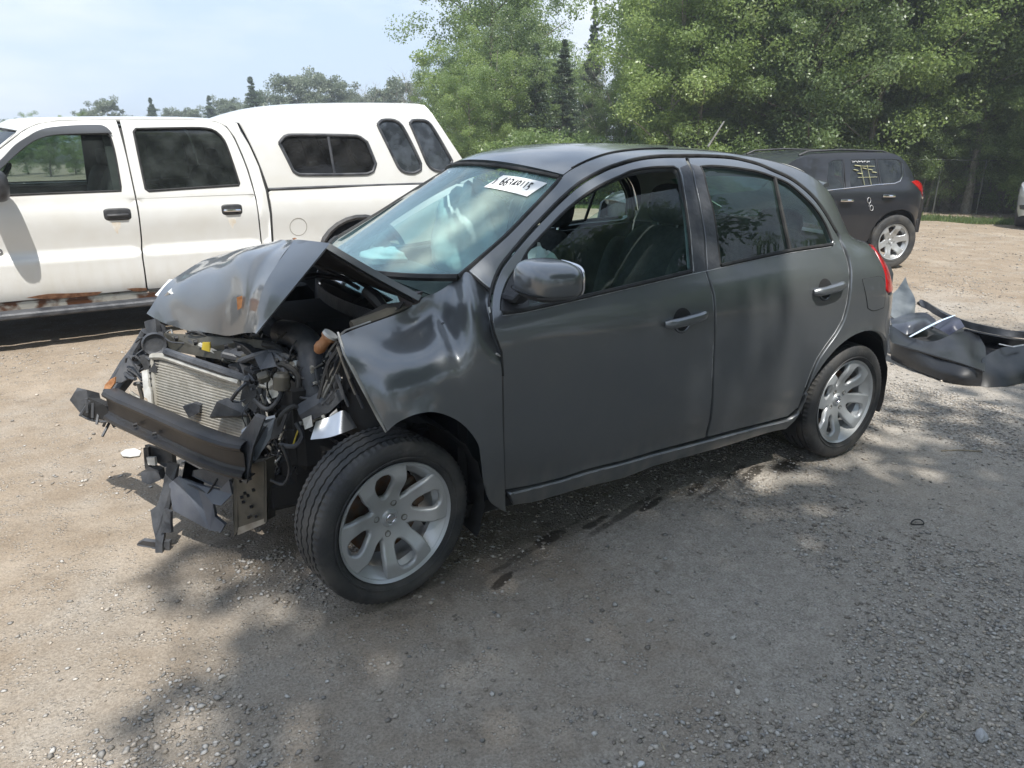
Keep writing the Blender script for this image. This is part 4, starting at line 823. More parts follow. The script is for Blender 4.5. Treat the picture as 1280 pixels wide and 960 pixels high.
# looms, hoses and scrap filling the torn corner
cols = [PLAS, PLASB, RUB, STEEL, PLASB, ALU, PLAS]
for i in range(150):
    x0, y0 = rf_.uniform(310, 410), rf_.uniform(448, 585); 
    if y0 > 545: x0 = rf_.uniform(325, 370)
    L = rf_.uniform(18, 62); a = rf_.uniform(-.3, 1.9); Y = .24+(x0-310)/100*.26+rf_.uniform(-.06, .03)
    pts = [(x0, y0, Y)]
    for k in range(3): a += rf_.uniform(-.9, .9); x0 += L/3*cos(a); y0 += L/3*sin(a); pts.append((x0, y0, Y+rf_.uniform(-.03, .03)))
    vt('wiring_loom' if i % 3 else 'hose', pts, rf_.choice((.0022, .0028, .0035, .0045, .007)), rf_.choice(cols), n=5)
for i in range(120):
    x0, y0 = rf_.uniform(312, 440), rf_.uniform(446, 560); Y = .22+(x0-310)/100*.24+rf_.uniform(-.05, .02); 
    if y0 > 460+(x0-312)*1.1 and x0 > 380: continue
    s = rf_.choice((2, 3, 3, 4, 5, 6)); n = rf_.choice((4, 5, 6)); a0 = rf_.random()*6; q = [(x0+s*rf_.uniform(.5, 1.2)*cos(a0+2*pi*k/n), y0+s*rf_.uniform(.5, 1.2)*sin(a0+2*pi*k/n), Y+rf_.uniform(-.012, .012)) for k in range(n)]
    plate('torn_scrap', q, rf_.choice((PLAS, PLASB, PLASB, PLAS, STEEL, GREYM, DARK, ALU if i % 3 == 0 else PLASB)), rf_.uniform(.006, .03))
for i in range(46):
    x0, y0 = rf_.uniform(196, 350), rf_.uniform(418, 452); Y = -.42+(x0-200)/145*.62; s = rf_.uniform(2.5, 7)
    plate('slam_panel_fitting', [(x0+s*rf_.uniform(.6, 1.5)*cos(1.57*k+.7), y0+s*.6*rf_.uniform(.6, 1.3)*sin(1.57*k+.7), Y) for k in range(4)], rf_.choice((PLAS, PLASB, DARK, GREYM, STEEL)), rf_.uniform(.01, .04))
for i in range(16):
    x0, y0 = rf_.uniform(196, 320), rf_.uniform(416, 446); Y = -.40+(x0-196)/150*.58
    vt('wiring_loom', [(x0, y0, Y), (x0+rf_.uniform(8, 22), y0+rf_.uniform(-6, 12), Y+.06), (x0+rf_.uniform(24, 50), y0+rf_.uniform(-2, 16), Y+.14)], rf_.choice((.003, .005, .007)), rf_.choice((PLAS, PLASB, RUB)), n=5)
for i in range(12):
    vt('wiring_loom', [(428+rf_.uniform(-6, 6), 425+rf_.uniform(0, 20), .58), (414+rf_.uniform(-6, 10), 455+rf_.uniform(-5, 10), .55), (404+rf_.uniform(-10, 20), 485+rf_.uniform(-5, 14), .53)], rf_.choice((.003, .004, .007)), rf_.choice((PLAS, PLASB, STEEL)), n=5)
for q in ((430, 455), (437, 475), (446, 492), (428, 490)):
    vt('wing_stay', [(q[0]-8, q[1]-22, .58), (q[0], q[1], .60), (q[0]+8, q[1]+18, .62)], .006, STEEL if q[1] < 480 else PLASB)
vt('yellow_wire', [(375, 532, .46), (370, 545, .45), (366, 558, .45)], .003, YEL)


def finish_car(): pass
# ------------------------------------------------------------------ the white crew-cab pickup behind
TM = Matrix.Translation((3.3, -3.75, 0)) @ Matrix.Rotation(radians(3), 4, 'Z') @ Matrix.Translation((0, -1.0, 0))
TZ = Herm([(.1, .90), (.3, .95), (.40, .985), (.55, 1.0), (.85, 1.0), (1.02, .99), (1.07, .975), (1.11, .968), (1.2, .94), (1.4, .88), (1.6, .815), (1.66, .78), (1.70, .73), (1.75, .60)])
def t_half(x, z):
    y = TZ(z); y += .010*math.exp(-((z-.69)/.012)**2)*0-.022*sst(.66, .685, z)*(1-sst(.69, .95, z))-.009*math.exp(-((z-1.07)/.007)**2)
    y -= .12*max(0, (x-.55)/1.4)**2*sst(1.1, 1.25, z)
    return y
T = Side(t_half, TM); TR = empty('pickup_truck', TM.to_translation(), radians(3), label='white crew cab pickup truck with a canopy and rusty rocker panels', cat='pickup truck')
TA = lambda *L: T.px(L)
tfd = TA((-52, 385), (-60, 330), (-66, 290), (-64, 255), (-40, 222), (-12, 196), (12, 177), (32, 162), (48, 155), (70, 151.5), (100, 150), (145, 149.5), (148, 158), (158, 195), (166, 232), (172, 262), (176.5, 300), (177.5, 318), (180.5, 340), (183, 362), (120, 368), (0, 379))
tfw = TA((-46, 246), (-20, 226), (0, 209), (17, 194), (35, 180), (50, 171.5), (71, 167), (100, 166.5), (134, 167), (138, 171), (144, 193), (151, 233), (151, 238.5), (60, 242), (0, 244.5))
trd = TA((149.5, 149.5), (240, 149.8), (268, 152), (282, 158.5), (292, 172), (302, 194), (309, 212), (314.5, 230), (319, 247), (323.5, 276), (326, 301), (328, 330), (330, 350), (184.8, 361.8), (182, 340), (179, 318), (178, 300), (173.5, 262), (167.5, 232), (159.5, 195))
trw = TA((167, 165), (170, 161), (240, 159.7), (258, 160.5), (270, 164.5), (280.5, 176), (291, 204), (299, 229), (298, 231.5), (240, 235.2), (186, 238.8), (182, 236), (175, 203))
panel('front_door', TR, T, tfd, WHITE, holes=[tfw], thick=.03, mirror=True, gap=.002, h=.06)
panel('rear_door', TR, T, trd, WHITE, holes=[trw], thick=.03, mirror=True, gap=.002, h=.06)
TGLS = glass('pickup_side_glass', (.55, .63, .60), .02, ior=1.35)
panel('door_glass', TR, T, TA((-48, 248), (-20, 224), (0, 207), (17, 192), (35, 178), (50, 169.5), (71, 165), (136, 165), (145, 192), (152, 240), (0, 246)), TGLS, off=-.02, thick=.004, bev=.0008, gap=0, h=.08, mirror=True)
panel('rear_door_glass', TR, T, TA((165, 163), (169, 159.5), (240, 158.5), (272, 163), (283, 176), (293, 204), (301, 232), (240, 237), (185, 240.5), (181, 236), (174, 203)), GLSD, off=-.012, thick=.004, bev=.0008, gap=0, h=.08, mirror=True)
def tstrip(name, pts, r, m, off=0, mirror=True, surf=None, closed=False):
    b = MB(); P = [Vector((surf or T)(x, z))+Vector((0, off, 0)) for x, z in pts]
    if closed: P.append(P[0])
    b.tube(P, r, 6); o = b.build(name, m, TR)
    if mirror: q = bpy.data.objects.new(name, o.data); COL.objects.link(q); q.parent = TR; q.scale = (1, -1, 1)
    return o
tstrip('window_seal', catmull(tfw, True, .05), .008, RUB, 0, closed=True); tstrip('window_seal', catmull(trw, True, .05), .010, RUB, 0, closed=True)
VIS = mat('smoked_visor', (.07, .075, .085), .2, coat=.6)
panel('rain_visor', TR, T, TA((-30, 222), (0, 201), (21, 180), (50, 163.5), (83, 158.5), (125, 157.5), (134, 161), (140, 168), (134, 167.5), (71, 169.5), (50, 174), (35, 182), (17, 197), (0, 213), (-30, 236)), VIS, off=.022, thick=.012, gap=0, h=.05, mirror=True)
cab = TA((-75, 248), (-40, 214), (0, 181), (22, 163), (40, 153.5), (62, 150), (144, 148), (240, 148.3), (271, 149.5), (290, 152), (297, 154.5), (311, 180), (323.5, 208), (332.5, 239), (337.5, 267), (339.6, 303), (341, 330), (341.5, 349), (332, 350), (330, 330), (327.8, 301), (325.2, 276), (320.7, 246.5), (316.2, 229.5), (310.7, 211.3), (303.8, 193.2), (293.8, 171), (283.5, 157), (269, 150.6), (240, 149), (148, 149), (100, 149.3), (70, 150.8), (46, 154.6), (30, 162), (10, 177), (-14, 196), (-44, 224))
panel('cab_side', TR, T, cab, WHITE, thick=.02, gap=0, h=.06, mirror=True, smooth_out=False)
ce = TA((22, 163), (40, 153.5), (62, 150), (144, 148), (240, 148.3), (271, 149.5), (290, 152), (297, 154.5)); ce = [T(x, z) for x, z in catmull(ce, False, .08)]
sheet('cab_roof', loft(ce, lambda t: .035-.01*t, 16, fx=lambda t: .14*(1-sst(0, .25, t))), WHITE, TR, .01, sub=1, want=(3, -5, 9))
we = [T(x, z) for x, z in catmull(TA((-75, 250), (-40, 216), (0, 183), (20, 165)), False, .06)]
sheet('windscreen', loft(we, lambda t: .01, 16, fx=lambda t: .16), GLSD, TR, .005, sub=1, want=(6, -4, 3))
rw = [np.array((x-.01, y*.97, z)) for x, y, z in [T(*q) for q in catmull(TA((297, 155), (311, 180), (323.5, 208), (332.5, 239), (337.5, 267)), False, .08)]]
sheet('cab_back', loft(rw, lambda t: 0, 8), WHITE, TR, .01, sub=1, want=(-3, -5, 2))
rk = TA((-70, 387), (0, 380.5), (100, 372), (204, 364), (330, 352.5), (341, 351), (342, 361), (204, 374), (100, 384), (0, 391.5), (-70, 398))
RKM = mat('rusted_rocker', (.62, .60, .54), .55, col2=(.15, .06, .025), nscale=5, detail=10, ramp=(.44, .53), bump=.2)
panel('rocker_panel', TR, T, rk, RKM, off=-.004, thick=.03, h=.06, mirror=True, gap=.001)
for L in (((33, 372), (60, 367.5), (90, 366.5), (128, 364.5), (120, 369), (60, 374)), ((158, 361), (170, 360), (183, 360), (184, 363), (170, 364.5)), ((365, 298), (369, 297), (372, 299), (368, 301))):
    panel('rust_patch', TR, T, TA(*L), RUST, off=.001, thick=.0008, gap=0, bev=.0004, h=.05)
b = MB(); b.box((-.05, 1.05, .268), (3.3, .16, .045), bev=.012); b.build('running_board', PLASB, TR)
b = MB(); b.box((-.05, -1.05, .268), (3.3, .16, .045), bev=.012); b.build('running_board', PLASB, TR)
for x in (-.9, .12, 1.1): b = MB(); b.box((x, .98, .25), (.05, .2, .05)); b.build('board_bracket', DARK, TR)
def th_(q, w, h, chrome):
    x, z = T.pick(*q); 
    for sd in (1, -1):
        o = ell('handle_recess', (x, (T(x, z)[1]-.012)*sd, z), (w, .022, h), PLAS, TR, 4.5, n=10)
        b = MB(); b.tube([(x-w*.72, (T(x, z)[1]+.006)*sd, z-.006), (x-w*.6, (T(x, z)[1]+.016)*sd, z-.006), (x+w*.6, (T(x, z)[1]+.016)*sd, z-.006), (x+w*.72, (T(x, z)[1]+.006)*sd, z-.006)], .013, 8); b.build('door_handle', CHROME if chrome else PLAS, TR)
th_((147, 268), .100, .048, 0); th_((290, 262), .088, .045, 1)
for q in ((145, 279, 14), (290, 274, 16)):
    x, z = T.pick(q[0], q[1]); b = MB()
    panel('rust_run', TR, T, [(x-.035, z+.006), (x-.01, z+.01), (x+.03, z+.008), (x+.026, z-.03), (x+.008, z-.07), (x-.004, z-.085), (x-.012, z-.05), (x-.03, z-.035)], mat('rust_stain', (.66, .58, .46), .6, col2=(.76, .74, .70), nscale=26, detail=8), off=.0006, thick=.0005, gap=0, bev=.0002)
# mirror, badge
mp_ = on_y(-3, 228, T.M.to_translation().y+1.22); L_ = np.array(TM.inverted() @ Vector(mp_))
for sd in (1, -1):
    ell('mirror_housing', (L_[0]+.02, sd*1.18, 1.21), (.085, .16, .11), PLAS, TR, 3, n=12); b = MB(); b.tube([(L_[0]+.03, sd*1.12, 1.17), (L_[0]+.05, sd*.93, 1.14)], [.03, .04], 8, flat=.6); b.build('mirror_arm', PLAS, TR)
bx, bz = T.pick(2, 314.5); by = T(bx, bz)[1]
text('lettering', '2500HD', .062, CHROME, TR, Matrix.Translation((bx+.10, by+.006, bz)) @ Matrix(((-1, 0, 0, 0), (0, 0, 1, 0), (0, 1, 0, 0), (0, 0, 0, 1))), .004, .0012)
tstrip('body_crease_shade', TA((-60, 259), (0, 256.3), (100, 252), (174, 248.5), (240, 245.6), (317, 242.8)), .0022, mat('crease_shade', (.25, .24, .22), .7), .0005)  # grey line painted in for the shade along the body crease
# bed
bed = TA((341.6, 303), (340.2, 267), (336, 240), (400, 237.5), (505, 233.5), (575, 231))
x2 = -3.72; top = bed[-1][1]
bo = [(bed[0][0]-.0, .36)]+bed[0:3]+[(bed[3][0], 1.135), (-2.6, 1.14), (x2, 1.14), (x2-.02, .75), (x2, .45), (-3.02, .42)]+[(-2.42+.50*cos(radians(a)), .42+.48*sin(radians(a))) for a in range(8, 175, 15)][::-1][::-1][::-1]
bo = [(bed[0][0]+.0, .36)]+bed[0:3]+[(-1.75, 1.135), (-2.6, 1.14), (x2, 1.14), (x2-.02, .75), (x2, .45), (-3.02, .42)]+[(-2.54+.45*cos(radians(a)), .40+.45*sin(radians(a))) for a in range(172, 5, -15)]+[(-2.0, .38)]
panel('bed_side', TR, T, bo, WHITE, thick=.03, gap=.003, h=.06, mirror=True)
arc_ = [(-2.54+.46*cos(radians(a)), .40+.46*sin(radians(a))) for a in range(0, 181, 12)]
tstrip('arch_flare', arc_, .026, PLAS, .0)
fx, fz = T.pick(373, 283.5); tstrip('fuel_door_gap', [(fx+.078*cos(t), fz+.078*sin(t)) for t in np.linspace(0, 2*pi, 25)], .003, mat('grey_gap', (.3, .28, .25), .8), .0, mirror=False)
CZ = Herm([(1.05, .965), (1.15, .955), (1.3, .935), (1.55, .885), (1.75, .82), (1.85, .75), (1.92, .60), (2.0, .4)])
def c_half(x, z): return CZ(z)-.06*max(0, (-2.6-x)/1.0)**2
CP = Side(c_half, TM); CA = lambda *L: CP.px(L)
cap = CA((299, 152.5), (321, 142.3), (346, 134.3), (377.5, 130.5), (427.5, 129), (490, 129), (521, 129.6), (530.6, 131.5), (540, 142), (558.8, 170), (579, 200.6), (592, 221), (596, 229), (515, 232), (336, 237.5), (325.5, 207), (313, 179))
w1 = CA((349, 179), (355.6, 170.6), (365, 168.6), (446, 170), (458.8, 177.8), (469.7, 204.4), (466.6, 213.8), (458.8, 217.5), (374.4, 218.2), (366.6, 213.8), (358.8, 198))
w2 = CA((472, 156), (477.5, 150.3), (493, 150.3), (502.5, 157.5), (526, 204.4), (526, 212), (518, 216.3), (505.6, 215.3), (497.8, 209), (474, 161))
w3 = CA((512, 154.4), (515.5, 150.6), (530.6, 150.6), (538.4, 156), (565, 201), (563.4, 209), (552.5, 213.8), (541.6, 212), (533.8, 204.4))
panel('canopy_side', TR, CP, cap, WHITE, holes=[w1, w2, w3], thick=.02, gap=.002, h=.06, mirror=True)
PW = glass('canopy_glass', (.06, .065, .07), .05, (.3, .3, .3), ior=1.35)
PW2 = glass('canopy_tinted_glass', (.12, .14, .17), .20, (.22, .26, .31), ior=1.4)
for w, g in ((w1, PW), (w2, PW2), (w3, PW2)):
    panel('canopy_window', TR, CP, w, g, off=-.008, thick=.004, gap=-.01, h=.08, bev=.0008, mirror=True)
    tstrip('window_frame', catmull(w, True, .04), .0145, PLASB, 0, surf=CP, closed=True)
tstrip('window_bar', CA((410, 171), (418, 217)), .013, PLASB, 0, surf=CP)
ctop = [CP(x, z) for x, z in catmull(CA((299, 152.5), (321, 142.3), (346, 134.3), (377.5, 130.5), (427.5, 129), (490, 129), (521, 129.6), (530.6, 131.5), (540, 142), (558.8, 170), (579, 200.6), (592, 221)), False, .08)]
sheet('canopy_roof', loft(ctop, lambda t: .02, 14), WHITE, TR, .01, sub=1, want=(2, -5, 9))
tstrip('canopy_rail', CA((336, 236.5), (400, 233.8), (515, 230), (575, 228)), .013, PLASB, .004, surf=CP)
tstrip('cab_gap', TA((298, 153), (312, 179), (324.5, 207.5), (333.8, 238.8), (338.5, 267), (340.7, 303), (341.5, 345)), .012, RUB, -.008)
b = MB(); b.box((-.1, 0, .38), (3.4, 1.7, .1)); b.box((-2.7, 0, .62), (2.0, 1.6, .06)); b.box((-.5, 0, .35), (6, .9, .12)); b.build('chassis', DARK, TR, smooth=False)
b = MB(); b.box((-3.74, 0, .78), (.05, 1.8, .7), bev=.02); b.box((-3.85, 0, .48), (.12, 1.9, .16), bev=.03); b.build('tailgate', WHITE, TR)
# nose of the truck (outside the frame)
nf = [(.78, .38), (.74, .7), (.76, 1.05), (.9, 1.09), (1.6, 1.07), (2.35, 1.0), (2.45, .8), (2.45, .5), (2.0, .42)]+[(1.52+.48*cos(radians(a)), .40+.48*sin(radians(a))) for a in range(5, 176, 17)]
panel('front_wing', TR, T, nf, WHITE, thick=.03, gap=.003, h=.08, mirror=True)
G = [[(x, y*(t_half(x, 1.07)-.01), z+.05*(1-y*y)) for y in np.linspace(1, -1, 9)] for x, z in ((.80, 1.11), (1.2, 1.10), (1.7, 1.08), (2.2, 1.04), (2.42, .98))]
sheet('bonnet', G, WHITE, TR, .02, sub=3, want=(4, -5, 9))
b = MB(); b.box((2.43, 0, .84), (.06, 1.7, .28), bev=.02); b.build('grille', PLASB, TR); b = MB(); b.box((2.52, 0, .55), (.18, 1.95, .22), bev=.04); b.build('front_bumper', CHROME, TR)
for w_, sd in (((1.52, .85), 1), ((-2.54, .85), 1), ((1.52, -.85), -1), ((-2.54, -.85), -1)):
    wheel(TR, (w_[0], w_[1], .385), .385, .25, .23, sd, 0, 10, 'six')
# truck cabin
def simple_seat(par, x, y, m=CLOTH, w=.5):
    ell('seat_back', (x-.25, y, 1.0), (.09, w/2, .32), m, par, 3.5, tilt=-.25, n=8); ell('seat_cushion', (x, y, .72), (.27, w/2, .10), m, par, 3.5, n=8); ell('head_restraint', (x-.34, y, 1.38), (.05, .13, .08), m, par, 3, n=8)
for y in (.45, -.45): simple_seat(TR, -.28, y)
simple_seat(TR, -1.15, 0, w=1.3)
b = MB(); b.tube([(.42+.06*cos(t)*.5, .45+.19*cos(t), 1.14+.19*sin(t)) if 0 else (.24-.10*sin(t), .47+.19*cos(t), 1.17+.165*sin(t)) for t in np.linspace(0, 2*pi, 29)], .016, 8, caps=False); b.tube([(.26, .47, 1.16), (.50, .47, 1.06)], .035, 8); b.tube([(.24, .29, 1.17), (.25, .65, 1.17)], .02, 6); b.build('steering_wheel', PLAS, TR)
b = MB(); b.box((.72, 0, 1.02), (.4, 1.6, .26), bev=.06); b.build('dashboard', DASH, TR)
class TI:
    flip = -1
    def __call__(s, x, z): return np.array((x, t_half(x, z)-.06, z))
panel('door_lining', TR, TI(), [(.8, .4), (.8, 1.08), (.3, 1.11), (-1.6, 1.11), (-1.62, .4)], DASH, thick=.02, h=.15, mirror=True)
panel('pillar_lining', TR, TI(), [(-.50, 1.1), (-.72, 1.1), (-.68, 1.62), (-.50, 1.62)], DASH, thick=.03, h=.15, mirror=True)

# ------------------------------------------------------------------ black SUV on the right
c_ = on_z(1118, 302, .355); SM = Matrix.Translation((c_[0], c_[1], 0)) @ Matrix.Rotation(radians(-17), 4, 'Z') @ Matrix.Translation((0, -.90, 0))
SZ = Herm([(.2, .80), (.3, .86), (.45, .89), (.6, .90), (.8, .91), (.95, .905), (1.03, .885), (1.12, .84), (1.3, .775), (1.5, .70), (1.6, .63), (1.66, .5), (1.72, .3)])
def s_half(x, z):
    y = SZ(z); t = -x-.02+.12*max(0, z-1.0)
    if t > 0: y *= max(0, 1-min(1, t/.64)**2.5)**(1/2.5)
    if x > 2.9: y -= .35*((x-2.9)/.8)**2
    y -= .10*max(0, (x-1.6)/1.0)**2*sst(1.0, 1.2, z)
    return y
Q = Side(s_half, SM); SV = empty('sport_utility_vehicle', SM.to_translation(), radians(-17), label='black sport utility vehicle with yellow marker writing on its rear door window', cat='car')
QA = lambda *L: Q.px(L)
sw1 = QA((1064, 199.8), (1094, 199.2), (1099, 229.5), (1063.6, 233.8)); sw2 = QA((1097.5, 199), (1122, 199.8), (1127, 203.8), (1128, 217.8), (1124.6, 225.3), (1118, 228), (1102.5, 229.5)); sw0 = QA((1036, 203), (1044, 200.2), (1053, 199.8), (1056, 234.5), (1034, 237))
zt = 1.585
body = [(3.5, .35), (3.62, .55), (3.55, .78), (3.3, .90), (2.55, .99), (2.10, 1.03), (1.80, 1.24), (1.55, 1.38), (1.25, 1.45), (.3, 1.475), (.06, 1.455), (-.08, 1.38), (-.18, 1.26), (-.26, 1.12), (-.40, 1.0), (-.47, .8), (-.49, .6), (-.46, .42), (-.42, .28)]+[(.405*cos(radians(a)), .37+.40*sin(radians(a))) for a in range(184, -4, -14)]+[(.55, .24), (2.1, .24)]+[(2.66+.405*cos(radians(a)), .37+.40*sin(radians(a))) for a in range(184, -4, -14)]+[(3.2, .3)]
frontw = [(1.22, 1.08), (1.20, 1.52), (1.55, 1.50), (1.9, 1.33), (2.22, 1.09), (2.2, 1.05), (1.7, 1.05)]
print('SUVW', [tuple(np.round(q,2)) for q in sw0+sw1+sw2], [np.round(Q.pick(*q),2) for q in ((1034,196),(1060,195.5),(1097,196.5),(1120,198),(1129,204),(1137,213),(1141,226),(1100,187))])
panel('body', SV, Q, body, BLKP, holes=[sw0 if max(p[0] for p in sw0) > 1 else sw0, sw1, sw2], thick=.03, gap=0, h=.07, mirror=True)
for w in (sw0, sw1, sw2):
    panel('side_window', SV, Q, w, GLSD, off=-.006, thick=.004, gap=-.012, bev=.0008, h=.1, mirror=True)
def qs(name, pts, r, m, off=0, mirror=True):
    b = MB(); b.tube([Vector(Q(x, z))+Vector((0, off, 0)) for x, z in pts], r, 6); o = b.build(name, m, SV)
    if mirror: q = bpy.data.objects.new(name, o.data); COL.objects.link(q); q.parent = SV; q.scale = (1, -1, 1)
qs('door_gap', QA((1054.8, 199.5), (1057.5, 237), (1059, 262), (1061, 297)), .005, INK, -.003); qs('door_gap', QA((1096, 199), (1101, 231), (1103, 248), (1099, 268), (1088, 296)), .005, INK, -.003)
qs('window_trim_or_highlight', QA((1034, 238), (1063, 234.8), (1099, 230.6), (1118, 229.3), (1125, 226.5), (1128.6, 218), (1127.8, 204)), .006, CHROME, .002)
for q in ((1058, 250.6), (1110.5, 245)):
    x, z = Q.pick(*q); b = MB(); y = Q(x, z)[1]; b.tube([(x-.09, y+.01, z), (x-.06, y+.03, z), (x+.06, y+.03, z), (x+.09, y+.01, z)], .018, 8); b.build('door_handle', CHROME, SV)
edge = [Q(x, z) for x, z in ((1.80, 1.24), (1.55, 1.38), (1.25, 1.45), (.9, 1.47), (.6, 1.476), (.3, 1.475), (.06, 1.455), (-.08, 1.38))]
sheet('roof', loft(edge, lambda t: .02, 12), BLKP, SV, .01, sub=1, want=(-6, -4, 9))
sheet('windscreen', loft([Q(2.5, .99), Q(2.10, 1.03), Q(1.80, 1.24)], lambda t: .02, 12, fx=lambda t: .15), GLSD, SV, .01, sub=1, want=(0, -4, 9))
sheet('bonnet', loft([Q(3.5, .80), Q(3.3, .90), Q(2.95, .95), Q(2.55, .99)], lambda t: .05, 12, fx=lambda t: .12*(1-t)), BLKP, SV, .01, sub=1, want=(0, -4, 9))
G = [[(x0-.07*(1-k*k), hw*k, z) for k in np.linspace(1, -1, 11)] for z, x0, hw in ((1.44, -.06, .52), (1.25, -.24, .58), (1.0, -.42, .62), (.6, -.50, .66), (.3, -.44, .66))]
sheet('tailgate', G, BLKP, SV, .02, sub=3, want=(-20, -4, 1)); 
b = MB(); b.box((1.6, 0, .35), (4.0, 1.5, .15)); b.box((.9, 0, .7), (2.8, 1.5, .5)); b.build('underbody', DARK, SV, smooth=False)
panel('tail_lamp', SV, Q, [(-.17, 1.115), (-.28, 1.13), (-.42, 1.08), (-.52, 1.0), (-.52, .90), (-.44, .93), (-.32, 1.01)], RED, off=.006, thick=.02, gap=0, mirror=True)
qs('rear_trim', [(-.46, .92), (-.48, .86), (-.50, .75)], .012, CHROME, .006)
panel('rear_bumper', SV, Q, [(-.385, .62), (-.50, .64), (-.53, .60), (-.51, .42), (-.46, .30), (-.385, .28), (-.38, .36), (-.395, .48)], BLKP, off=.012, thick=.03, gap=0, mirror=True)
for a in ((1.5, .06), (-.1, 0)): pass
for sd in (1, -1):
    b = MB(); b.tube([(1.40, sd*.60, 1.43), (1.28, sd*.60, 1.478), (.8, sd*.60, 1.505), (.15, sd*.59, 1.49), (.0, sd*.58, 1.45)], .014, 6); b.build('roof_rail', PLAS, SV)
for w_, sd in (((0, .79), 1), ((2.66, .79), 1), ((0, -.79), -1), ((2.66, -.79), -1)):
    wheel(SV, (w_[0], w_[1], .35), .352, .21, .235, sd, 0, 15, 'six')
sheet('front_bumper', [[(3.58-.16*k*k, .78*k, z) for k in np.linspace(1, -1, 9)] for z in (.62, .46, .30)], BLKP, SV, .03, sub=3, want=(0, -4, .5)); sheet('grille', [[(3.52-.14*k*k, .76*k, z) for k in np.linspace(1, -1, 9)] for z in (.82, .72, .60)], PLASB, SV, .03, sub=3, want=(0, -4, .5))
for sd in (1, -1): ell('headlamp', (3.36, sd*.66, .80), (.12, .13, .07), CLEAR, SV, 2.6, n=10)
MK = mat('marker_yellow', (.72, .70, .42), .8); MW = mat('marker_white', (.8, .8, .8), .8)
def mark(pts, r=.006, m=MK, off=.006):
    b = MB(); b.tube([Vector(Q(*Q.pick(*p)))+Vector((0, off, 0)) for p in pts], r, 4, flat=.3); b.build('marker_writing', m, SV)
mark([(1072, 207.5), (1093, 207.8)]); mark([(1072, 221.8), (1096, 221.2)]); mark([(1075.5, 208), (1080.5, 231.5)]); mark([(1083.5, 206.5), (1088.8, 231)])
for a, c in (((1068, 206.5), (1075, 207.5)), ((1067, 212), (1072, 213)), ((1078, 210), (1082.5, 211)), ((1085, 211.5), (1090, 212.5)), ((1090, 215), (1095, 215.5)), ((1072, 216.5), (1077, 217))): mark([a, c], .014)
x, z = Q.pick(1075.5, 201.8)
text('lettering', 'LIEN DENIED', .115, MW, SV, Matrix.Translation((x, Q(x, z)[1]+.008, z)) @ Matrix(((-1, 0, 0, 0), (0, 0, 1, 0), (0, 1, 0, 0), (0, 0, 0, 1))), .002) if 0 else [mark([(1064.5+i*2.0, 200.6+(i % 2)*1.6), (1065.6+i*2.0, 203.2-(i % 3)*.7), (1066.3+i*2.0, 201.3)], .006, MW) for i in range(11)]
def ringm(cx, cy, rx, ry, n=12): mark([(cx+rx*cos(2*pi*k/n), cy+ry*sin(2*pi*k/n)) for k in range(n+1)], .007, MW, .004)
ringm(1086, 250.5, 2.1, 3.6); ringm(1089.2, 259.8, 2.0, 3.4); mark([(1086.5, 254), (1085.8, 258)], .006, MW, .004)

# ------------------------------------------------------------------ pale car at the right edge
c_ = on_z(1352, 291, 0); WM = Matrix.Translation((c_[0], c_[1], 0)) @ Matrix.Rotation(radians(16), 4, 'Z') @ Matrix.Translation((-3.25, -.35, 0))
def w_half(x, z):
    y = Herm([(.1, .78), (.4, .86), (.7, .88), (.88, .86), (1.0, .80), (1.2, .70), (1.4, .58), (1.45, .5)])(z)
    if x > 2.7: y *= max(0, 1-min(1, (x-2.7)/.85)**2.5)**(1/2.5)
    t = -x-.2
    if t > 0: y *= max(0, 1-min(1, t/.85)**2.6)**(1/2.6)
    return y
WS_ = Side(w_half, WM); WC = empty('parked_car', WM.to_translation(), radians(16), label='pale silver saloon car cut off by the right edge of the photo', cat='car')
bw = [(3.4, .28), (3.46, .5), (3.42, .68), (3.15, .82), (2.5, .94), (2.25, .99), (1.7, 1.36), (1.4, 1.42), (.6, 1.42), (.1, 1.32), (-.45, 1.03), (-.95, .98), (-1.0, .7), (-.98, .35), (-.45, .25)]+[(.36*cos(radians(a)), .33+.34*sin(radians(a))) for a in range(184, -4, -16)]+[(.5, .2), (2.1, .2)]+[(2.66+.36*cos(radians(a)), .33+.34*sin(radians(a))) for a in range(184, -4, -16)]+[(3.1, .22)]
ww = [(2.02, 1.02), (1.65, 1.30), (1.38, 1.36), (.6, 1.36), (.15, 1.27), (-.2, 1.04), (1.0, 1.0)]
panel('body', WC, WS_, bw, SILVP, holes=[ww], thick=.03, gap=0, h=.08, mirror=True); panel('side_window', WC, WS_, ww, GLSD, off=-.005, thick=.004, gap=-.01, bev=.0008, mirror=True, h=.1)
sheet('roof', loft([WS_(x, z) for x, z in ((1.7, 1.36), (1.4, 1.42), (1.0, 1.425), (.6, 1.42), (.1, 1.32))], lambda t: .05, 10), SILVP, WC, .01, sub=1, want=(-12, -4, 9))
sheet('bonnet', loft([WS_(x, z) for x, z in ((3.42, .68), (3.15, .82), (2.8, .88), (2.5, .94), (2.25, .99))], lambda t: .05, 10, fx=lambda t: .2*(1-t)), SILVP, WC, .01, sub=1, want=(-8, -4, 9))
sheet('windscreen', loft([WS_(x, z) for x, z in ((2.25, .99), (2.0, 1.15), (1.7, 1.36))], lambda t: .03, 10, fx=lambda t: .15), GLSD, WC, .01, sub=1, want=(-8, -4, 9))
sheet('rear_window', loft([WS_(x, z) for x, z in ((.1, 1.32), (-.2, 1.16), (-.45, 1.03))], lambda t: .03, 10), GLSD, WC, .01, sub=1, want=(-18, -4, 9)); sheet('boot_lid', loft([WS_(x, z) for x, z in ((-.45, 1.03), (-.7, 1.0), (-.95, .98))], lambda t: .02, 10), SILVP, WC, .01, sub=1, want=(-18, -4, 9))
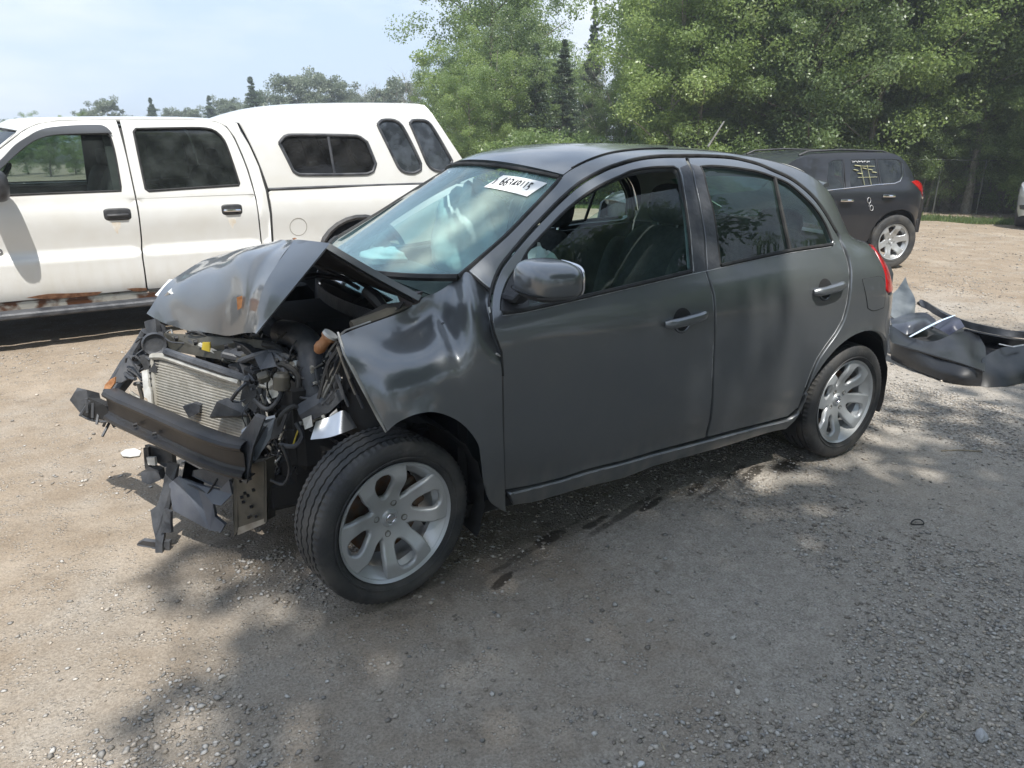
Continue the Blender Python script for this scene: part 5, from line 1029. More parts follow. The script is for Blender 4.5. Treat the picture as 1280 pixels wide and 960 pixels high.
sheet('front_bumper', [[(3.44+.04*(1-k*k), .35*k, z) for k in np.linspace(1, -1, 7)] for z in (.70, .5, .28)], SILVP, WC, .02, sub=3, want=(-5, -4, .5)); sheet('rear_bumper', [[(-.98-.05*(1-k*k), .45*k, z) for k in np.linspace(1, -1, 7)] for z in (.98, .6, .28)], SILVP, WC, .02, sub=3, want=(-30, -4, .5))
panel('headlamp', WC, WS_, [(3.38, .66), (3.2, .78), (2.95, .80), (3.05, .68), (3.25, .62)], CLEAR, off=.006, thick=.02, gap=0, mirror=True); panel('fog_lamp', WC, WS_, [(3.40, .38), (3.40, .48), (3.2, .46), (3.22, .38)], PLAS, off=.006, thick=.02, gap=0, mirror=True)
b = MB(); b.box((1.3, 0, .32), (3.6, 1.3, .2)); b.build('underbody', DARK, WC, smooth=False)
for w_, sd in (((0, .75), 1), ((2.66, .75), 1), ((0, -.75), -1), ((2.66, -.75), -1)): wheel(WC, (w_[0], w_[1], .31), .312, .2, .21, sd, 0, 5, 'six')

# ------------------------------------------------------------------ torn-off bumper cover lying on the gravel
BC = empty('bumper_cover', tuple(on_z(1190, 470, 0)), label='torn dark grey bumper cover lying on the gravel behind the hatchback', cat='bumper')
BCo = np.array(BC.location)
BPL = paint('scuffed_grey_plastic', (.010, .011, .013), (.017, .018, .021), .1, .45, .3, dust=(.05, .05, .048), dustamt=.2, coatr=.2)
def Z(L): return [on_z(*q)-BCo for q in L]
def zs(name, rows, m=BPL, th=.006, sub=5): return sheet(name, [Z(r) for r in rows], m, BC, th, sub=sub, both=PLAS, want=CAM-BCo)
zs('lower_face', [[(1112, 424, .13), (1119, 430, .135), (1152, 440, .135), (1176, 447, .13), (1199.4, 454, .13), (1228, 464, .11)], [(1113, 440, .06), (1119.5, 443, .06), (1152, 455, .06), (1176, 463, .06), (1199.4, 470, .06), (1228, 474, .05)], [(1114, 449, .0), (1120, 452, 0), (1152.5, 466, 0), (1176, 474.5, 0), (1199.4, 480.5, 0), (1226, 483, 0)]])
zs('upper_face', [[(1110, 404, .20), (1118, 409, .20), (1137, 421, .19), (1160, 427, .18), (1176, 424, .20), (1190, 418, .22), (1208, 414, .22), (1222, 418, .2), (1232, 434, .17)], [(1111, 414, .165), (1119, 419, .165), (1145, 430, .16), (1164, 436, .155), (1180, 436, .16), (1194, 436, .17), (1209, 438, .17), (1220, 442, .15), (1232, 448, .14)], [(1112, 424, .135), (1119, 430.3, .137), (1152, 440.3, .137), (1166, 444.3, .137), (1182, 449, .135), (1199.4, 454.3, .132), (1212, 458, .125), (1222, 461, .12), (1231, 464, .11)]])
zs('corner_face', [[(1228, 448, .15), (1240, 440, .17), (1255, 434, .18), (1280, 432, .18), (1310, 431, .18)], [(1226, 464, .09), (1240, 463, .09), (1257, 461, .09), (1282, 458, .09), (1312, 454, .09)], [(1226, 483, 0), (1240, 484, 0), (1258, 482.5, 0), (1282, 478, 0), (1312, 471, 0)]])
zs('back_strip', [[(1148, 377, .30), (1152.5, 374.5, .31), (1166, 383, .30), (1184, 394, .29), (1209, 401.5, .28), (1230, 407, .27), (1262, 412.7, .26), (1282, 415, .26), (1310, 419, .25)], [(1152, 384, .26), (1158, 386, .26), (1168, 393, .25), (1186, 402, .24), (1210, 410.5, .23), (1231, 415.5, .22), (1262, 421, .215), (1282, 423, .21), (1310, 427, .2)]], PLASB, .02)
zs('inner_floor', [[(1114, 405, .12), (1150, 402, .13), (1190, 405, .13), (1225, 422, .12), (1262, 432, .12)], [(1118, 425, .10), (1150, 432, .11), (1182, 440, .11), (1222, 452, .10), (1250, 455, .10)]], PLAS)
zs('back_strip', [[(1205, 412, .22), (1231, 418, .215), (1262, 423.5, .21), (1282, 426, .2), (1310, 429, .2)], [(1206, 424, .10), (1232, 430, .10), (1262, 433, .10), (1282, 434, .10), (1310, 436, .1)]], PLAS, .01)
zs('torn_fin', [[(1110, 371.5, .33), (1122, 361, .38), (1131.8, 346, .44)], [(1111, 382, .29), (1126, 374, .33), (1136, 358, .385)], [(1114, 394.5, .24), (1130, 391, .25), (1144, 374, .33)], [(1120, 399, .22), (1134, 396, .23), (1143.5, 391, .24)]], mat('inner_bumper_plastic', (.10, .115, .125), .5, col2=(.17, .185, .19), nscale=8, detail=9, bump=.1))
zs('liner_flap', [[(1113, 397, .22), (1135, 392, .24), (1157, 391, .25), (1170, 400, .23)], [(1114, 404, .21), (1137, 402, .26), (1158, 399, .26), (1168, 408, .21)], [(1117, 411, .19), (1134, 418, .18), (1152, 412, .19), (1166, 411, .19)]], mat('blue_black_liner', (.05, .056, .075), .35, col2=(.08, .09, .11), nscale=10, coat=.3))
zs('folded_flap', [[(1168, 409, .22), (1184, 396, .28), (1196, 397, .29)], [(1176, 413, .22), (1190, 404, .28), (1200, 399, .30)], [(1187, 419, .20), (1196, 413, .24), (1206, 408.5, .26)]], mat('blue_grey_fold', (.05, .055, .09), .4, col2=(.07, .075, .1), nscale=8))
b = MB(); b.tube([p for p in Z([(1137, 421, .24), (1158, 409.5, .28), (1176, 400.5, .31), (1193.5, 394, .33)])], [.007, .010, .010, .006], 6, flat=.4); b.build('trim_strip', mat('pale_blue_trim', (.55, .68, .82), .35), BC)
b = MB(); b.tube([p for p in Z([(1249, 430, .2), (1258, 432, .2), (1266, 433.5, .2), (1280, 431, .2)])], .008, 6, flat=.5); b.build('bright_trim', WPLAS, BC)
for q in ((1137.7, 447, .07, .008), (1171.5, 458, .07, .013)):
    p = on_z(q[0], q[1]-.6, q[2]+.003)-BCo; n = (CAM-BCo-p); n /= np.linalg.norm(n); b = MB(); Vn = Vector(n).to_track_quat('Z', 'Y').to_matrix()
    b.lathe([(.012, 0), (.012, q[3]), (-.004, q[3])], 12, (0, 0, 0), ax='z'); b.v = [tuple(Vn @ Vector(v)+Vector(p)) for v in b.v]; b.build('sensor_hole', INK, BC)
b = MB(); V = Z([(1118, 429.5, .140), (1152, 439.5, .140), (1176, 446.5, .138), (1199.4, 453.5, .136), (1228, 463, .118)]); b.tube(V, .004, 5); b.build('crease', BPL, BC)

# ------------------------------------------------------------------ ground
def vnoise(x, y, f, seed=0):                  # cheap smooth value noise on arrays
    r = np.random.default_rng(seed); T_ = r.random((256, 256)); X = x*f+1000.3; Y = y*f+1000.7; i = np.floor(X).astype(int); j = np.floor(Y).astype(int); u = X-i; v = Y-j; u = u*u*(3-2*u); v = v*v*(3-2*v)
    g = lambda a, b_: T_[a % 256, b_ % 256]
    return (g(i, j)*(1-u)*(1-v)+g(i+1, j)*u*(1-v)+g(i, j+1)*(1-u)*v+g(i+1, j+1)*u*v)-.5
def gh(x, y):
    h = .030*vnoise(x, y, .7, 1)+.018*vnoise(x, y, 2.3, 2)+.008*vnoise(x, y, 7, 3)+.005*vnoise(x, y, 19, 4)+.0035*vnoise(x, y, 47, 5)
    g = vnoise(x, y, .9, 6); h += .006*np.clip(g*4, 0, 1)*np.abs(vnoise(x, y, 60, 7))*2
    return h
def gz(x, y):
    x = np.asarray(x, float); y = np.asarray(y, float); h = gh(x, y)-.012
    for (cx, cy) in ((2.45, .80), (0, .80), (2.45, -.7), (0, -.7)): d = np.hypot(x-cx, y-cy); h = h*np.clip(d/.35, .12, 1)-.004*np.exp(-(d/.2)**2)
    return h
GM = bpy.data.materials.new('gravel_dirt'); GM.use_nodes = True; N = GM.node_tree.nodes; L = GM.node_tree.links; b_ = N['Principled BSDF']; b_.inputs['Roughness'].default_value = .95; b_.inputs['Specular IOR Level'].default_value = .15
tcg = N.new('ShaderNodeTexCoord')
def nz_(scale, det=8, rough=.6, seed=0, dist=0):
    n = N.new('ShaderNodeTexNoise'); n.inputs['Scale'].default_value = scale; n.inputs['Detail'].default_value = det; n.inputs['Roughness'].default_value = rough; n.inputs['Distortion'].default_value = dist
    m = N.new('ShaderNodeMapping'); m.inputs['Location'].default_value = (seed*3.1, seed*1.7, 0); L.new(tcg.outputs['Object'], m.inputs[0]); L.new(m.outputs[0], n.inputs['Vector']); return n.outputs[0]
def rng_(x, a, b, c=0, d=1): r = N.new('ShaderNodeMapRange'); r.inputs[1].default_value = a; r.inputs[2].default_value = b; r.inputs[3].default_value = c; r.inputs[4].default_value = d; L.new(x, r.inputs[0]); return r.outputs[0]
def mix_(f, a, b, mode='MIX'):
    m = N.new('ShaderNodeMixRGB'); m.blend_type = mode
    if isinstance(f, float): m.inputs[0].default_value = f
    else: L.new(f, m.inputs[0])
    for i, v in ((1, a), (2, b)):
        if isinstance(v, tuple): m.inputs[i].default_value = (*v, 1)
        else: L.new(v, m.inputs[i])
    return m.outputs[0]
def mth(op, a, b=0.): 
    m = N.new('ShaderNodeMath'); m.operation = op
    for i, v in ((0, a), (1, b)):
        if isinstance(v, (int, float)): m.inputs[i].default_value = v
        else: L.new(v, m.inputs[i])
    return m.outputs[0]
sep = N.new('ShaderNodeSeparateXYZ'); L.new(tcg.outputs['Object'], sep.inputs[0])
big = nz_(.55, 6, .6, 1); mid = nz_(2.4, 9, .65, 2); fine = nz_(22, 9, .75, 3); grit = nz_(120, 4, .7, 4)
tan_ = mix_(rng_(mid, .35, .65), (.31, .245, .18), (.405, .33, .252)); grey = mix_(rng_(fine, .35, .65), (.36, .325, .28), (.50, .46, .405))
xf = rng_(mth('ADD', mth('MULTIPLY', sep.outputs[0], -.16), mth('MULTIPLY', sep.outputs[1], .10)), -.62, .05)       # greyer gravel towards the near right
xf = mth('MULTIPLY', xf, rng_(sep.outputs[0], -5.5, -2.0))
gm = rng_(mth('ADD', mth('MULTIPLY', xf, .30), mth('ADD', mth('MULTIPLY', big, .55), mth('MULTIPLY', mid, .35))), .46, .68)
col = mix_(gm, tan_, grey); vo = N.new('ShaderNodeTexVoronoi'); vo.inputs['Scale'].default_value = 70; L.new(tcg.outputs['Object'], vo.inputs['Vector'])
vr = N.new('ShaderNodeTexVoronoi'); vr.inputs['Scale'].default_value = 38; L.new(tcg.outputs['Object'], vr.inputs['Vector'])
spk = mth('MULTIPLY', rng_(vo.outputs['Distance'], .25, .42, 1, 0), rng_(nz_(9, 5, .7, 5), .47, .62)); hsv = N.new('ShaderNodeHueSaturation'); L.new(vo.outputs['Color'], hsv.inputs['Color']); hsv.inputs['Saturation'].default_value = 0
stone = mix_(rng_(hsv.outputs[0], .2, .8), (.26, .24, .21), (.72, .67, .60)); col = mix_(mth('MULTIPLY', spk, .75), col, stone)
col = mix_(rng_(grit, .42, .6, .0, .42), col, (.11, .095, .075)); col = mix_(rng_(nz_(5, 8, .7, 6), .58, .72, 0, .5), col, (.15, .12, .09)); col = mix_(rng_(nz_(1.3, 8, .6, 9), .55, .75, 0, .5), col, (.52, .44, .35))
# damp streak of leaked fluid along the sill; broad fainter dark patches as well
def blob(cx, cy, rx, ry, ang=0):
    c, s = cos(ang), sin(ang); dx = mth('SUBTRACT', sep.outputs[0], cx); dy = mth('SUBTRACT', sep.outputs[1], cy)
    u = mth('DIVIDE', mth('ADD', mth('MULTIPLY', dx, c), mth('MULTIPLY', dy, s)), rx); v = mth('DIVIDE', mth('SUBTRACT', mth('MULTIPLY', dy, c), mth('MULTIPLY', dx, s)), ry)
    return mth('ADD', mth('POWER', mth('ABSOLUTE', u), 2.), mth('POWER', mth('ABSOLUTE', v), 2.))
wetn = nz_(11, 7, .7, 7); wet = None  # wet holds the damp streak and the broad dark patches
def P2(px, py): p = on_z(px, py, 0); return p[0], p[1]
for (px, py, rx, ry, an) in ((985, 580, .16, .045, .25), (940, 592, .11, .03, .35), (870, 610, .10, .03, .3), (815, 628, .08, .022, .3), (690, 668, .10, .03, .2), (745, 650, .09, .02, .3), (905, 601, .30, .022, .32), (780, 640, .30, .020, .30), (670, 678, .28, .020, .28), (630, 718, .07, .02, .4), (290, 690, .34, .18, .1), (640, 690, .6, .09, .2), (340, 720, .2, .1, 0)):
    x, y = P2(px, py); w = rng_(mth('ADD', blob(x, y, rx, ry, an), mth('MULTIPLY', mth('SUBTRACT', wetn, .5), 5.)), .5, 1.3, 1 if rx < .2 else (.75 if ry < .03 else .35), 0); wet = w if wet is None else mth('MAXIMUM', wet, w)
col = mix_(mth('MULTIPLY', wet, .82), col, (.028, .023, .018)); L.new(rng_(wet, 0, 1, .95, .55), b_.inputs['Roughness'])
far = rng_(mth('ADD', mth('MULTIPLY', sep.outputs[0], -.88), mth('MULTIPLY', sep.outputs[1], -.42)), 20.5, 22.5); col = mix_(far, col, (.05, .055, .03)); L.new(col, b_.inputs['Base Color'])
bp1 = N.new('ShaderNodeBump'); bp1.inputs['Strength'].default_value = .9; bp1.inputs['Distance'].default_value = .012; L.new(mth('ADD', mth('MULTIPLY', spk, .9), mth('ADD', mth('MULTIPLY', fine, 1.2), mth('MULTIPLY', grit, .5))), bp1.inputs['Height']); L.new(bp1.outputs[0], b_.inputs['Normal'])
# one sheet: fine near the camera, coarse towards the horizon
def gsheet():
    a = np.concatenate([-np.geomspace(600, 9, 30), np.linspace(-8.8, -2.6, 60)[:-1], np.linspace(-2.6, 4.6, 420), np.linspace(4.8, 9, 22), np.geomspace(10, 600, 26)])
    c = np.concatenate([-np.geomspace(600, 8, 30), np.linspace(-7.8, -1.2, 80)[:-1], np.linspace(-1.2, 2.7, 250), np.linspace(2.8, 8, 24), np.geomspace(9, 600, 24)])
    X, Y = np.meshgrid(a, c, indexing='ij'); Zz = gz(X, Y); d = np.hypot(X-1, Y); Zz = Zz*np.clip((60-d)/30, 0, 1)
    n, m = X.shape; V = np.stack([X, Y, Zz], 2).reshape(-1, 3); I = (np.arange(n-1)[:, None]*m+np.arange(m-1)[None]).ravel(); F = np.stack([I, I+m, I+m+1, I+1], 1)
    return V, F
def npmesh(name, V, F, m, parent=None, smooth=False):
    me = bpy.data.meshes.new(name); me.vertices.add(len(V)); me.vertices.foreach_set('co', np.asarray(V, np.float32).ravel()); k = F.shape[1]; me.loops.add(F.size); me.loops.foreach_set('vertex_index', F.astype(np.int32).ravel())
    me.polygons.add(len(F)); me.polygons.foreach_set('loop_start', np.arange(0, F.size, k, dtype=np.int32)); me.polygons.foreach_set('loop_total', np.full(len(F), k, np.int32))
    if smooth: me.polygons.foreach_set('use_smooth', np.ones(len(F), bool))
    me.materials.append(m); me.update(calc_edges=True); o = bpy.data.objects.new(name, me); COL.objects.link(o); o.parent = parent; return o
V, F = gsheet(); g_ = npmesh('ground', V, F, GM, smooth=True); g_['kind'] = 'structure'; g_['label'] = 'packed dirt and gravel yard'
# loose stones
PEB = bpy.data.materials.new('pebble'); PEB.use_nodes = True; N = PEB.node_tree.nodes; L = PEB.node_tree.links; pb = N['Principled BSDF']; pb.inputs['Roughness'].default_value = .9
va = N.new('ShaderNodeVertexColor'); va.layer_name = 'tone'; L.new(va.outputs[0], pb.inputs['Base Color'])
def stones(name, XY, R, tones, seed=0):
    rg = np.random.default_rng(seed); n = len(XY); ico = np.array([(0, 0, 1), (.87, 0, .3), (.27, .83, .3), (-.7, .51, .3), (-.7, -.51, .3), (.27, -.83, .3), (.0, 0, -.6)])
    FI = np.array([(0, 1, 2), (0, 2, 3), (0, 3, 4), (0, 4, 5), (0, 5, 1), (6, 2, 1), (6, 3, 2), (6, 4, 3), (6, 5, 4), (6, 1, 5)])
    B = ico[None]*(1+rg.uniform(-.38, .38, (n, 7, 3))); B = B*rg.uniform(.65, 1.3, (n, 1, 3)); B[:, :, 2] *= .5
    t = rg.uniform(0, 2*pi, n); c, s = np.cos(t), np.sin(t); X = B[:, :, 0]*c[:, None]-B[:, :, 1]*s[:, None]; Y = B[:, :, 0]*s[:, None]+B[:, :, 1]*c[:, None]
    P = np.stack([X, Y, B[:, :, 2]], 2)*R[:, None, None]; P[:, :, 0] += XY[:, 0, None]; P[:, :, 1] += XY[:, 1, None]; P[:, :, 2] += (gz(XY[:, 0], XY[:, 1])+R*.10)[:, None]
    o = npmesh(name, P.reshape(-1, 3), (FI[None]+(np.arange(n)*7)[:, None, None]).reshape(-1, 3), PEB); at_ = o.data.color_attributes.new('tone', 'FLOAT_COLOR', 'POINT')
    C = np.ones((n, 7, 4), np.float32); C[:, :, :3] = tones[:, None, :]; at_.data.foreach_set('color', C.ravel()); return o
rg = np.random.default_rng(5)
def scatter(n, x0, x1, y0, y1, smin, smax, dens, pw=3.2):
    XY = np.stack([rg.uniform(x0, x1, n), rg.uniform(y0, y1, n)], 1); keep = rg.random(n) < dens(XY[:, 0], XY[:, 1]); XY = XY[keep]; n = len(XY)
    R = smin+(smax-smin)*rg.random(n)**pw; g = rg.uniform(.20, .56, n)**1.05; w = rg.uniform(0, 1, n)[:, None]
    T_ = g[:, None]*(np.array([[1, .97, .92]])*w+np.array([[1, .86, .70]])*(1-w)); return XY, R, T_
dn = lambda x, y: np.clip(.30+2.6*vnoise(x, y, 1.1, 21)+1.2*vnoise(x, y, 4, 22)+.16*(1.8-x), .04, 1)
S1 = scatter(160000, -1.6, 4.4, .2, 2.75, .0020, .0115, dn, 2.9); S2 = scatter(44000, -6.5, 4.5, -3.6, 1.2, .0030, .015, dn, 3.0); S3 = scatter(14000, -19, -5, -9, 2, .006, .022, dn, 3)
A_ = [np.concatenate(q) for q in zip(S1, S2, S3)]; o = stones('gravel', *A_, seed=3); tag(o, 'loose gravel scattered over the packed dirt yard', 'gravel', kind='stuff')
def rock(px, py, r, label, seed, tone=(.34, .33, .31), el=(1.3, .8, .7), rz=0):
    p = on_z(px, py, 0); rg2 = random.Random(seed); bm = bmesh.new(); bmesh.ops.create_icosphere(bm, subdivisions=3, radius=1)
    for v in bm.verts:
        k = 1+.16*sin(v.co.x*3+seed)+.12*sin(v.co.y*4+seed*2)+.10*sin(v.co.z*5+v.co.x*4); v.co = Vector((v.co.x*el[0]*k, v.co.y*el[1]*k, v.co.z*el[2]*k))*r
    me = bpy.data.meshes.new('stone'); bm.to_mesh(me); bm.free(); me.polygons.foreach_set('use_smooth', [True]*len(me.polygons)); me.materials.append(mat('stone', tone, .9, col2=tuple(t*.75 for t in tone), nscale=30, bump=.5)); me.update()
    o = bpy.data.objects.new('stone', me); COL.objects.link(o); o.location = (p[0], p[1], float(gz(p[0], p[1]))+r*el[2]*.5); o.rotation_euler = (0, 0, rz); return tag(o, label, 'stone')
rock(1228, 914, .017, 'largest pale rounded stone lying alone in the near right gravel', 1, (.50, .50, .50), (1.5, .85, .8), .5)
rock(922, 861, .0085, 'small pale pointed stone right of centre in the foreground gravel', 2, (.62, .58, .52), (1.5, .7, .7), .9); rock(801, 954, .0085, 'white pebble at the bottom edge of the foreground gravel', 3, (.65, .66, .66))
rock(812, 773, .010, 'grey stone a little left of centre in the mid foreground gravel', 4, (.36, .35, .33)); rock(917, 795, .008, 'pale small stone in the mid foreground gravel', 5, (.5, .48, .44)); rock(277, 838, .009, 'pale stone in the dark gravel patch at lower left', 6, (.46, .44, .4))
# odds and ends on the gravel
def twig(pts, r, label, m):
    b = MB(); P = [on_z(x, y, .006+.003*(i % 2)) for i, (x, y) in enumerate(pts)]; b.tube([(p[0], p[1], float(gz(p[0], p[1]))+.006) for p in P], r, 5); o = b.build('twig', m); return tag(o, label, 'twig')
WD = mat('dry_twig', (.42, .36, .27), .9, col2=(.3, .25, .18), nscale=60)
twig([(1140, 899), (1150, 891), (1159, 883)], .0022, 'short pale dry twig near the large stone at lower right', WD); twig([(1177, 561), (1200, 560), (1227, 561.5)], .004, 'long thin dry stick behind the rear wheel of the hatchback', WD)
twig([(827, 925), (832, 935)], .0018, 'tiny dry twig at the bottom of the foreground gravel', WD)
b = MB(); c = on_z(1147, 653, 0); b.tube([(c[0]+.028*cos(t)*1.2, c[1]+.02*sin(t), float(gz(c[0], c[1]))+.011+.003*sin(2*t)) for t in np.linspace(0, 2*pi, 25)], .0028, 6); tag(b.build('rubber_ring', RUB), 'small dark ring of hose lying on the gravel right of the hatchback', 'ring')
b = MB(); P = [on_z(x, y, 0) for x, y in ((150, 564), (157, 560), (168, 559), (176, 562), (174, 567), (162, 569), (153, 568))]; b.prism([(p[0], p[1], float(gz(p[0], p[1]))+.008) for p in P], (0, 0, .004)); tag(b.build('plastic_shard', WPLAS), 'white plastic shard on the dirt left of the broken bumper', 'shard')

# ------------------------------------------------------------------ trees
BARK = mat('bark', (.10, .085, .065), .95, col2=(.20, .18, .15), nscale=14, bump=.8, bscale=40, detail=8); BARKP = mat('pale_bark', (.30, .28, .24), .95, col2=(.17, .155, .13), nscale=10, bump=.5, detail=8)
def leafmat(name, c1, c2, c3, tr=.42):
    m = bpy.data.materials.new(name); m.use_nodes = True; N = m.node_tree.nodes; L = m.node_tree.links; N.clear(); o = N.new('ShaderNodeOutputMaterial')
    va = N.new('ShaderNodeVertexColor'); va.layer_name = 'tone'; r = N.new('ShaderNodeValToRGB'); r.color_ramp.elements[0].color = (*c1, 1); r.color_ramp.elements[1].color = (*c3, 1); e = r.color_ramp.elements.new(.5); e.color = (*c2, 1); L.new(va.outputs[0], r.inputs[0])
    d = N.new('ShaderNodeBsdfDiffuse'); t = N.new('ShaderNodeBsdfTranslucent'); g = N.new('ShaderNodeBsdfGlossy'); g.inputs['Roughness'].default_value = .42; g.inputs[0].default_value = (.6, .6, .6, 1)
    hs = N.new('ShaderNodeHueSaturation'); hs.inputs['Value'].default_value = 1.5; hs.inputs['Hue'].default_value = .49; L.new(r.outputs[0], hs.inputs['Color'])
    L.new(r.outputs[0], d.inputs[0]); L.new(hs.outputs[0], t.inputs[0]); a = N.new('ShaderNodeMixShader'); a.inputs[0].default_value = tr; L.new(d.outputs[0], a.inputs[1]); L.new(t.outputs[0], a.inputs[2])
    b = N.new('ShaderNodeMixShader'); b.inputs[0].default_value = .06; L.new(a.outputs[0], b.inputs[1]); L.new(g.outputs[0], b.inputs[2]); L.new(b.outputs[0], o.inputs[0]); return m
LM = [leafmat('leaf_green', (.125, .19, .065), (.18, .26, .088), (.28, .37, .13), .55), leafmat('leaf_light', (.145, .21, .065), (.215, .30, .095), (.34, .43, .15), .52), leafmat('leaf_dark', (.11, .17, .065), (.16, .23, .09), (.25, .31, .12), .55), leafmat('needle', (.05, .08, .045), (.075, .115, .06), (.12, .165, .085), .35), leafmat('leaf_yellow', (.16, .19, .03), (.26, .28, .04), (.35, .30, .06)), leafmat('leaf_far_haze', (.12, .15, .10), (.17, .205, .13), (.24, .27, .18))]  # far leaves paler and greyer: distance haze put into their colour
def leaves(name, C, RC, per, size, m, seed, parent, flat=.7, up=.5, aspect=.55):
    """many small leaf faces gathered in clumps round the centres C"""
    g = np.random.default_rng(seed); n = len(C); k = np.repeat(np.arange(n), per); N_ = len(k); d = g.normal(size=(N_, 3)); d /= np.linalg.norm(d, axis=1)[:, None]; r = g.random(N_)**.45
    P = C[k]+d*(r*RC[k])[:, None]*np.array([1, 1, flat]); nn = g.normal(size=(N_, 3))+np.array([0, 0, up])+d*.5; nn /= np.linalg.norm(nn, axis=1)[:, None]
    a = np.cross(nn, g.normal(size=(N_, 3))); a /= np.linalg.norm(a, axis=1)[:, None]; b = np.cross(nn, a); s = size*g.uniform(.55, 1.35, N_)[:, None]
    Q = np.stack([P-a*s*.5, P+b*s*aspect*.5-nn*s*.05, P+a*s*.5, P-b*s*aspect*.5-nn*s*.05], 1).reshape(-1, 3); F = np.arange(4*N_).reshape(-1, 4)
    o = npmesh(name, Q, F, m, parent); at_ = o.data.color_attributes.new('tone', 'FLOAT_COLOR', 'POINT'); tone = np.clip(g.normal(.45, .16, n)[k]+g.normal(0, .16, N_), 0, 1)
    Cc = np.ones((N_, 4, 4), np.float32); Cc[:, :, :3] = tone[:, None, None]; at_.data.foreach_set('color', Cc.ravel()); return o
def make_tree(kind, H, Rc, base, ncl, per, size, m, seed, bark=BARK, trunk=.12, name='tree', multi=1, rough=.34):
    rg2 = random.Random(seed); g = np.random.default_rng(seed); e = empty(name); b = MB(); C = []; RC = []
    for s_ in range(multi):
        lean = (rg2.uniform(-.06, .06)+(.12*cos(s_*2.4) if multi > 1 else 0), rg2.uniform(-.06, .06)+(.12*sin(s_*2.4) if multi > 1 else 0)); Ht = H*rg2.uniform(.86, .95)/(1 if s_ == 0 else 1.15); pts = []; n = 9
        ph = rg2.random()*6
        for i in range(n+1): t = i/n; pts.append(Vector((lean[0]*Ht*t+.02*Ht*sin(t*5+ph)*t+(.25*cos(s_*2.4) if multi > 1 else 0), lean[1]*Ht*t+.02*Ht*cos(t*4+ph)*t+(.25*sin(s_*2.4) if multi > 1 else 0), Ht*t-.05)))
        b.tube(pts, [trunk*(1-.85*(i/n))+(.04 if i == 0 else 0) for i in range(n+1)], 8)
        nb = int(14/multi)+4
        for k in range(nb):
            t = base/H+(1-base/H)*(k+.5)/nb*.92; i = min(n-1, int(t*n)); p = pts[i].lerp(pts[i+1], t*n-i); a = k*2.4+rg2.uniform(-.5, .5)
            w = (1-abs(2*(t-base/H)/(1-base/H)-.85)**2*.55) if kind != 'cone' else (1-(t-base/H)/(1-base/H))*1.0+.05; Lb = Rc*max(.12, w)*rg2.uniform(.7, 1.05); el = rg2.uniform(.25, .75) if kind != 'cone' else rg2.uniform(-.15, .1)
            q = [p]; 
            for j in range(1, 5): q.append(p+Vector((cos(a)*Lb*j/4, sin(a)*Lb*j/4, Lb*j/4*sin(el)+rg2.uniform(-.05, .05))))
            b.tube(q, [trunk*.35*(1-t*.6)*(1-j*.2)+.004 for j in range(5)], 5)
            for j in range(2, 5): C.append(tuple(q[j]+Vector([rg2.gauss(0, .12)*Rc for _ in range(3)]))); RC.append(Rc*rg2.uniform(.16, .30))
    b.build('trunk', bark, e); C = np.array(C); RC = np.array(RC); m2 = ncl-len(C)
    if m2 > 0 and kind != 'cone':                # more clumps through the crown volume, biased to the outside
        d = g.normal(size=(m2, 3)); d /= np.linalg.norm(d, axis=1)[:, None]; r = g.uniform(.45, 1.0, m2)**.7; lob = 1+rough*np.sin(d[:, 0]*3.3+seed)*np.cos(d[:, 1]*4.1+seed*2)+.2*np.sin(d[:, 2]*6+seed)
        zc = (H+base)/2; hz = (H-base)/2; X = d*(r*lob)[:, None]*np.array([Rc, Rc, hz]); X[:, 2] += zc; X[:, :2] *= np.clip(.62+.5*(X[:, 2:3]-base)/(H-base), .5, 1.)
        C = np.concatenate([C, X]); RC = np.concatenate([RC, g.uniform(.14, .27, m2)*Rc])
    elif kind == 'cone' and m2 > 0:
        t = g.random(m2)**1.3; a = g.random(m2)*2*pi; rr = Rc*(1-t)*g.uniform(.35, 1.05, m2); C = np.concatenate([C, np.stack([rr*np.cos(a), rr*np.sin(a), base+(H-base)*t-.25*rr], 1)]); RC = np.concatenate([RC, Rc*(.08+.16*(1-t))])
    C[:, 2] = np.maximum(C[:, 2], base*.6+.1)
    leaves('crown', C, RC, per, size, m, seed+50, e, flat=.75 if kind != 'cone' else .35, up=.5 if kind != 'cone' else .2, aspect=.6 if kind != 'cone' else .28)
    return e
used = {}
def put(proto, px, D, sc=1, rz=None, label='', group=None, name=None, xy=None, cat='tree', sz=None):
    e = used.get(proto.name)
    if e is None: e = proto; used[proto.name] = proto
    else: e = copy_tree(proto)
    if xy is None: d = ray(px, 187); d = d[:2]/np.linalg.norm(d[:2]); xy = (CAM[0]+d[0]*D, CAM[1]+d[1]*D)
    e.location = (xy[0], xy[1], 0); e.rotation_euler = (0, 0, random.random()*6.28 if rz is None else rz); e.scale = (sc, sc, sc*(sz or 1)); tag(e, label, cat, group); return e
T_light = make_tree('dec', 9, 2.3, .5, 170, 290, .088, LM[1], 1, BARKP, .10, 'broadleaf_tree'); T_mid = make_tree('dec', 9.5, 2.5, .7, 170, 290, .092, LM[0], 2, BARK, .13, 'broadleaf_tree', 1)
T_dark = make_tree('dec', 10, 2.6, 1.0, 160, 270, .098, LM[2], 3, BARK, .14, 'broadleaf_tree'); T_multi = make_tree('dec', 8, 2.3, .6, 170, 290, .085, LM[0], 4, BARKP, .07, 'broadleaf_tree', 3)
T_open = make_tree('dec', 10, 2.2, 2.2, 110, 240, .09, LM[1], 9, BARKP, .12, 'slender_tree', 1)
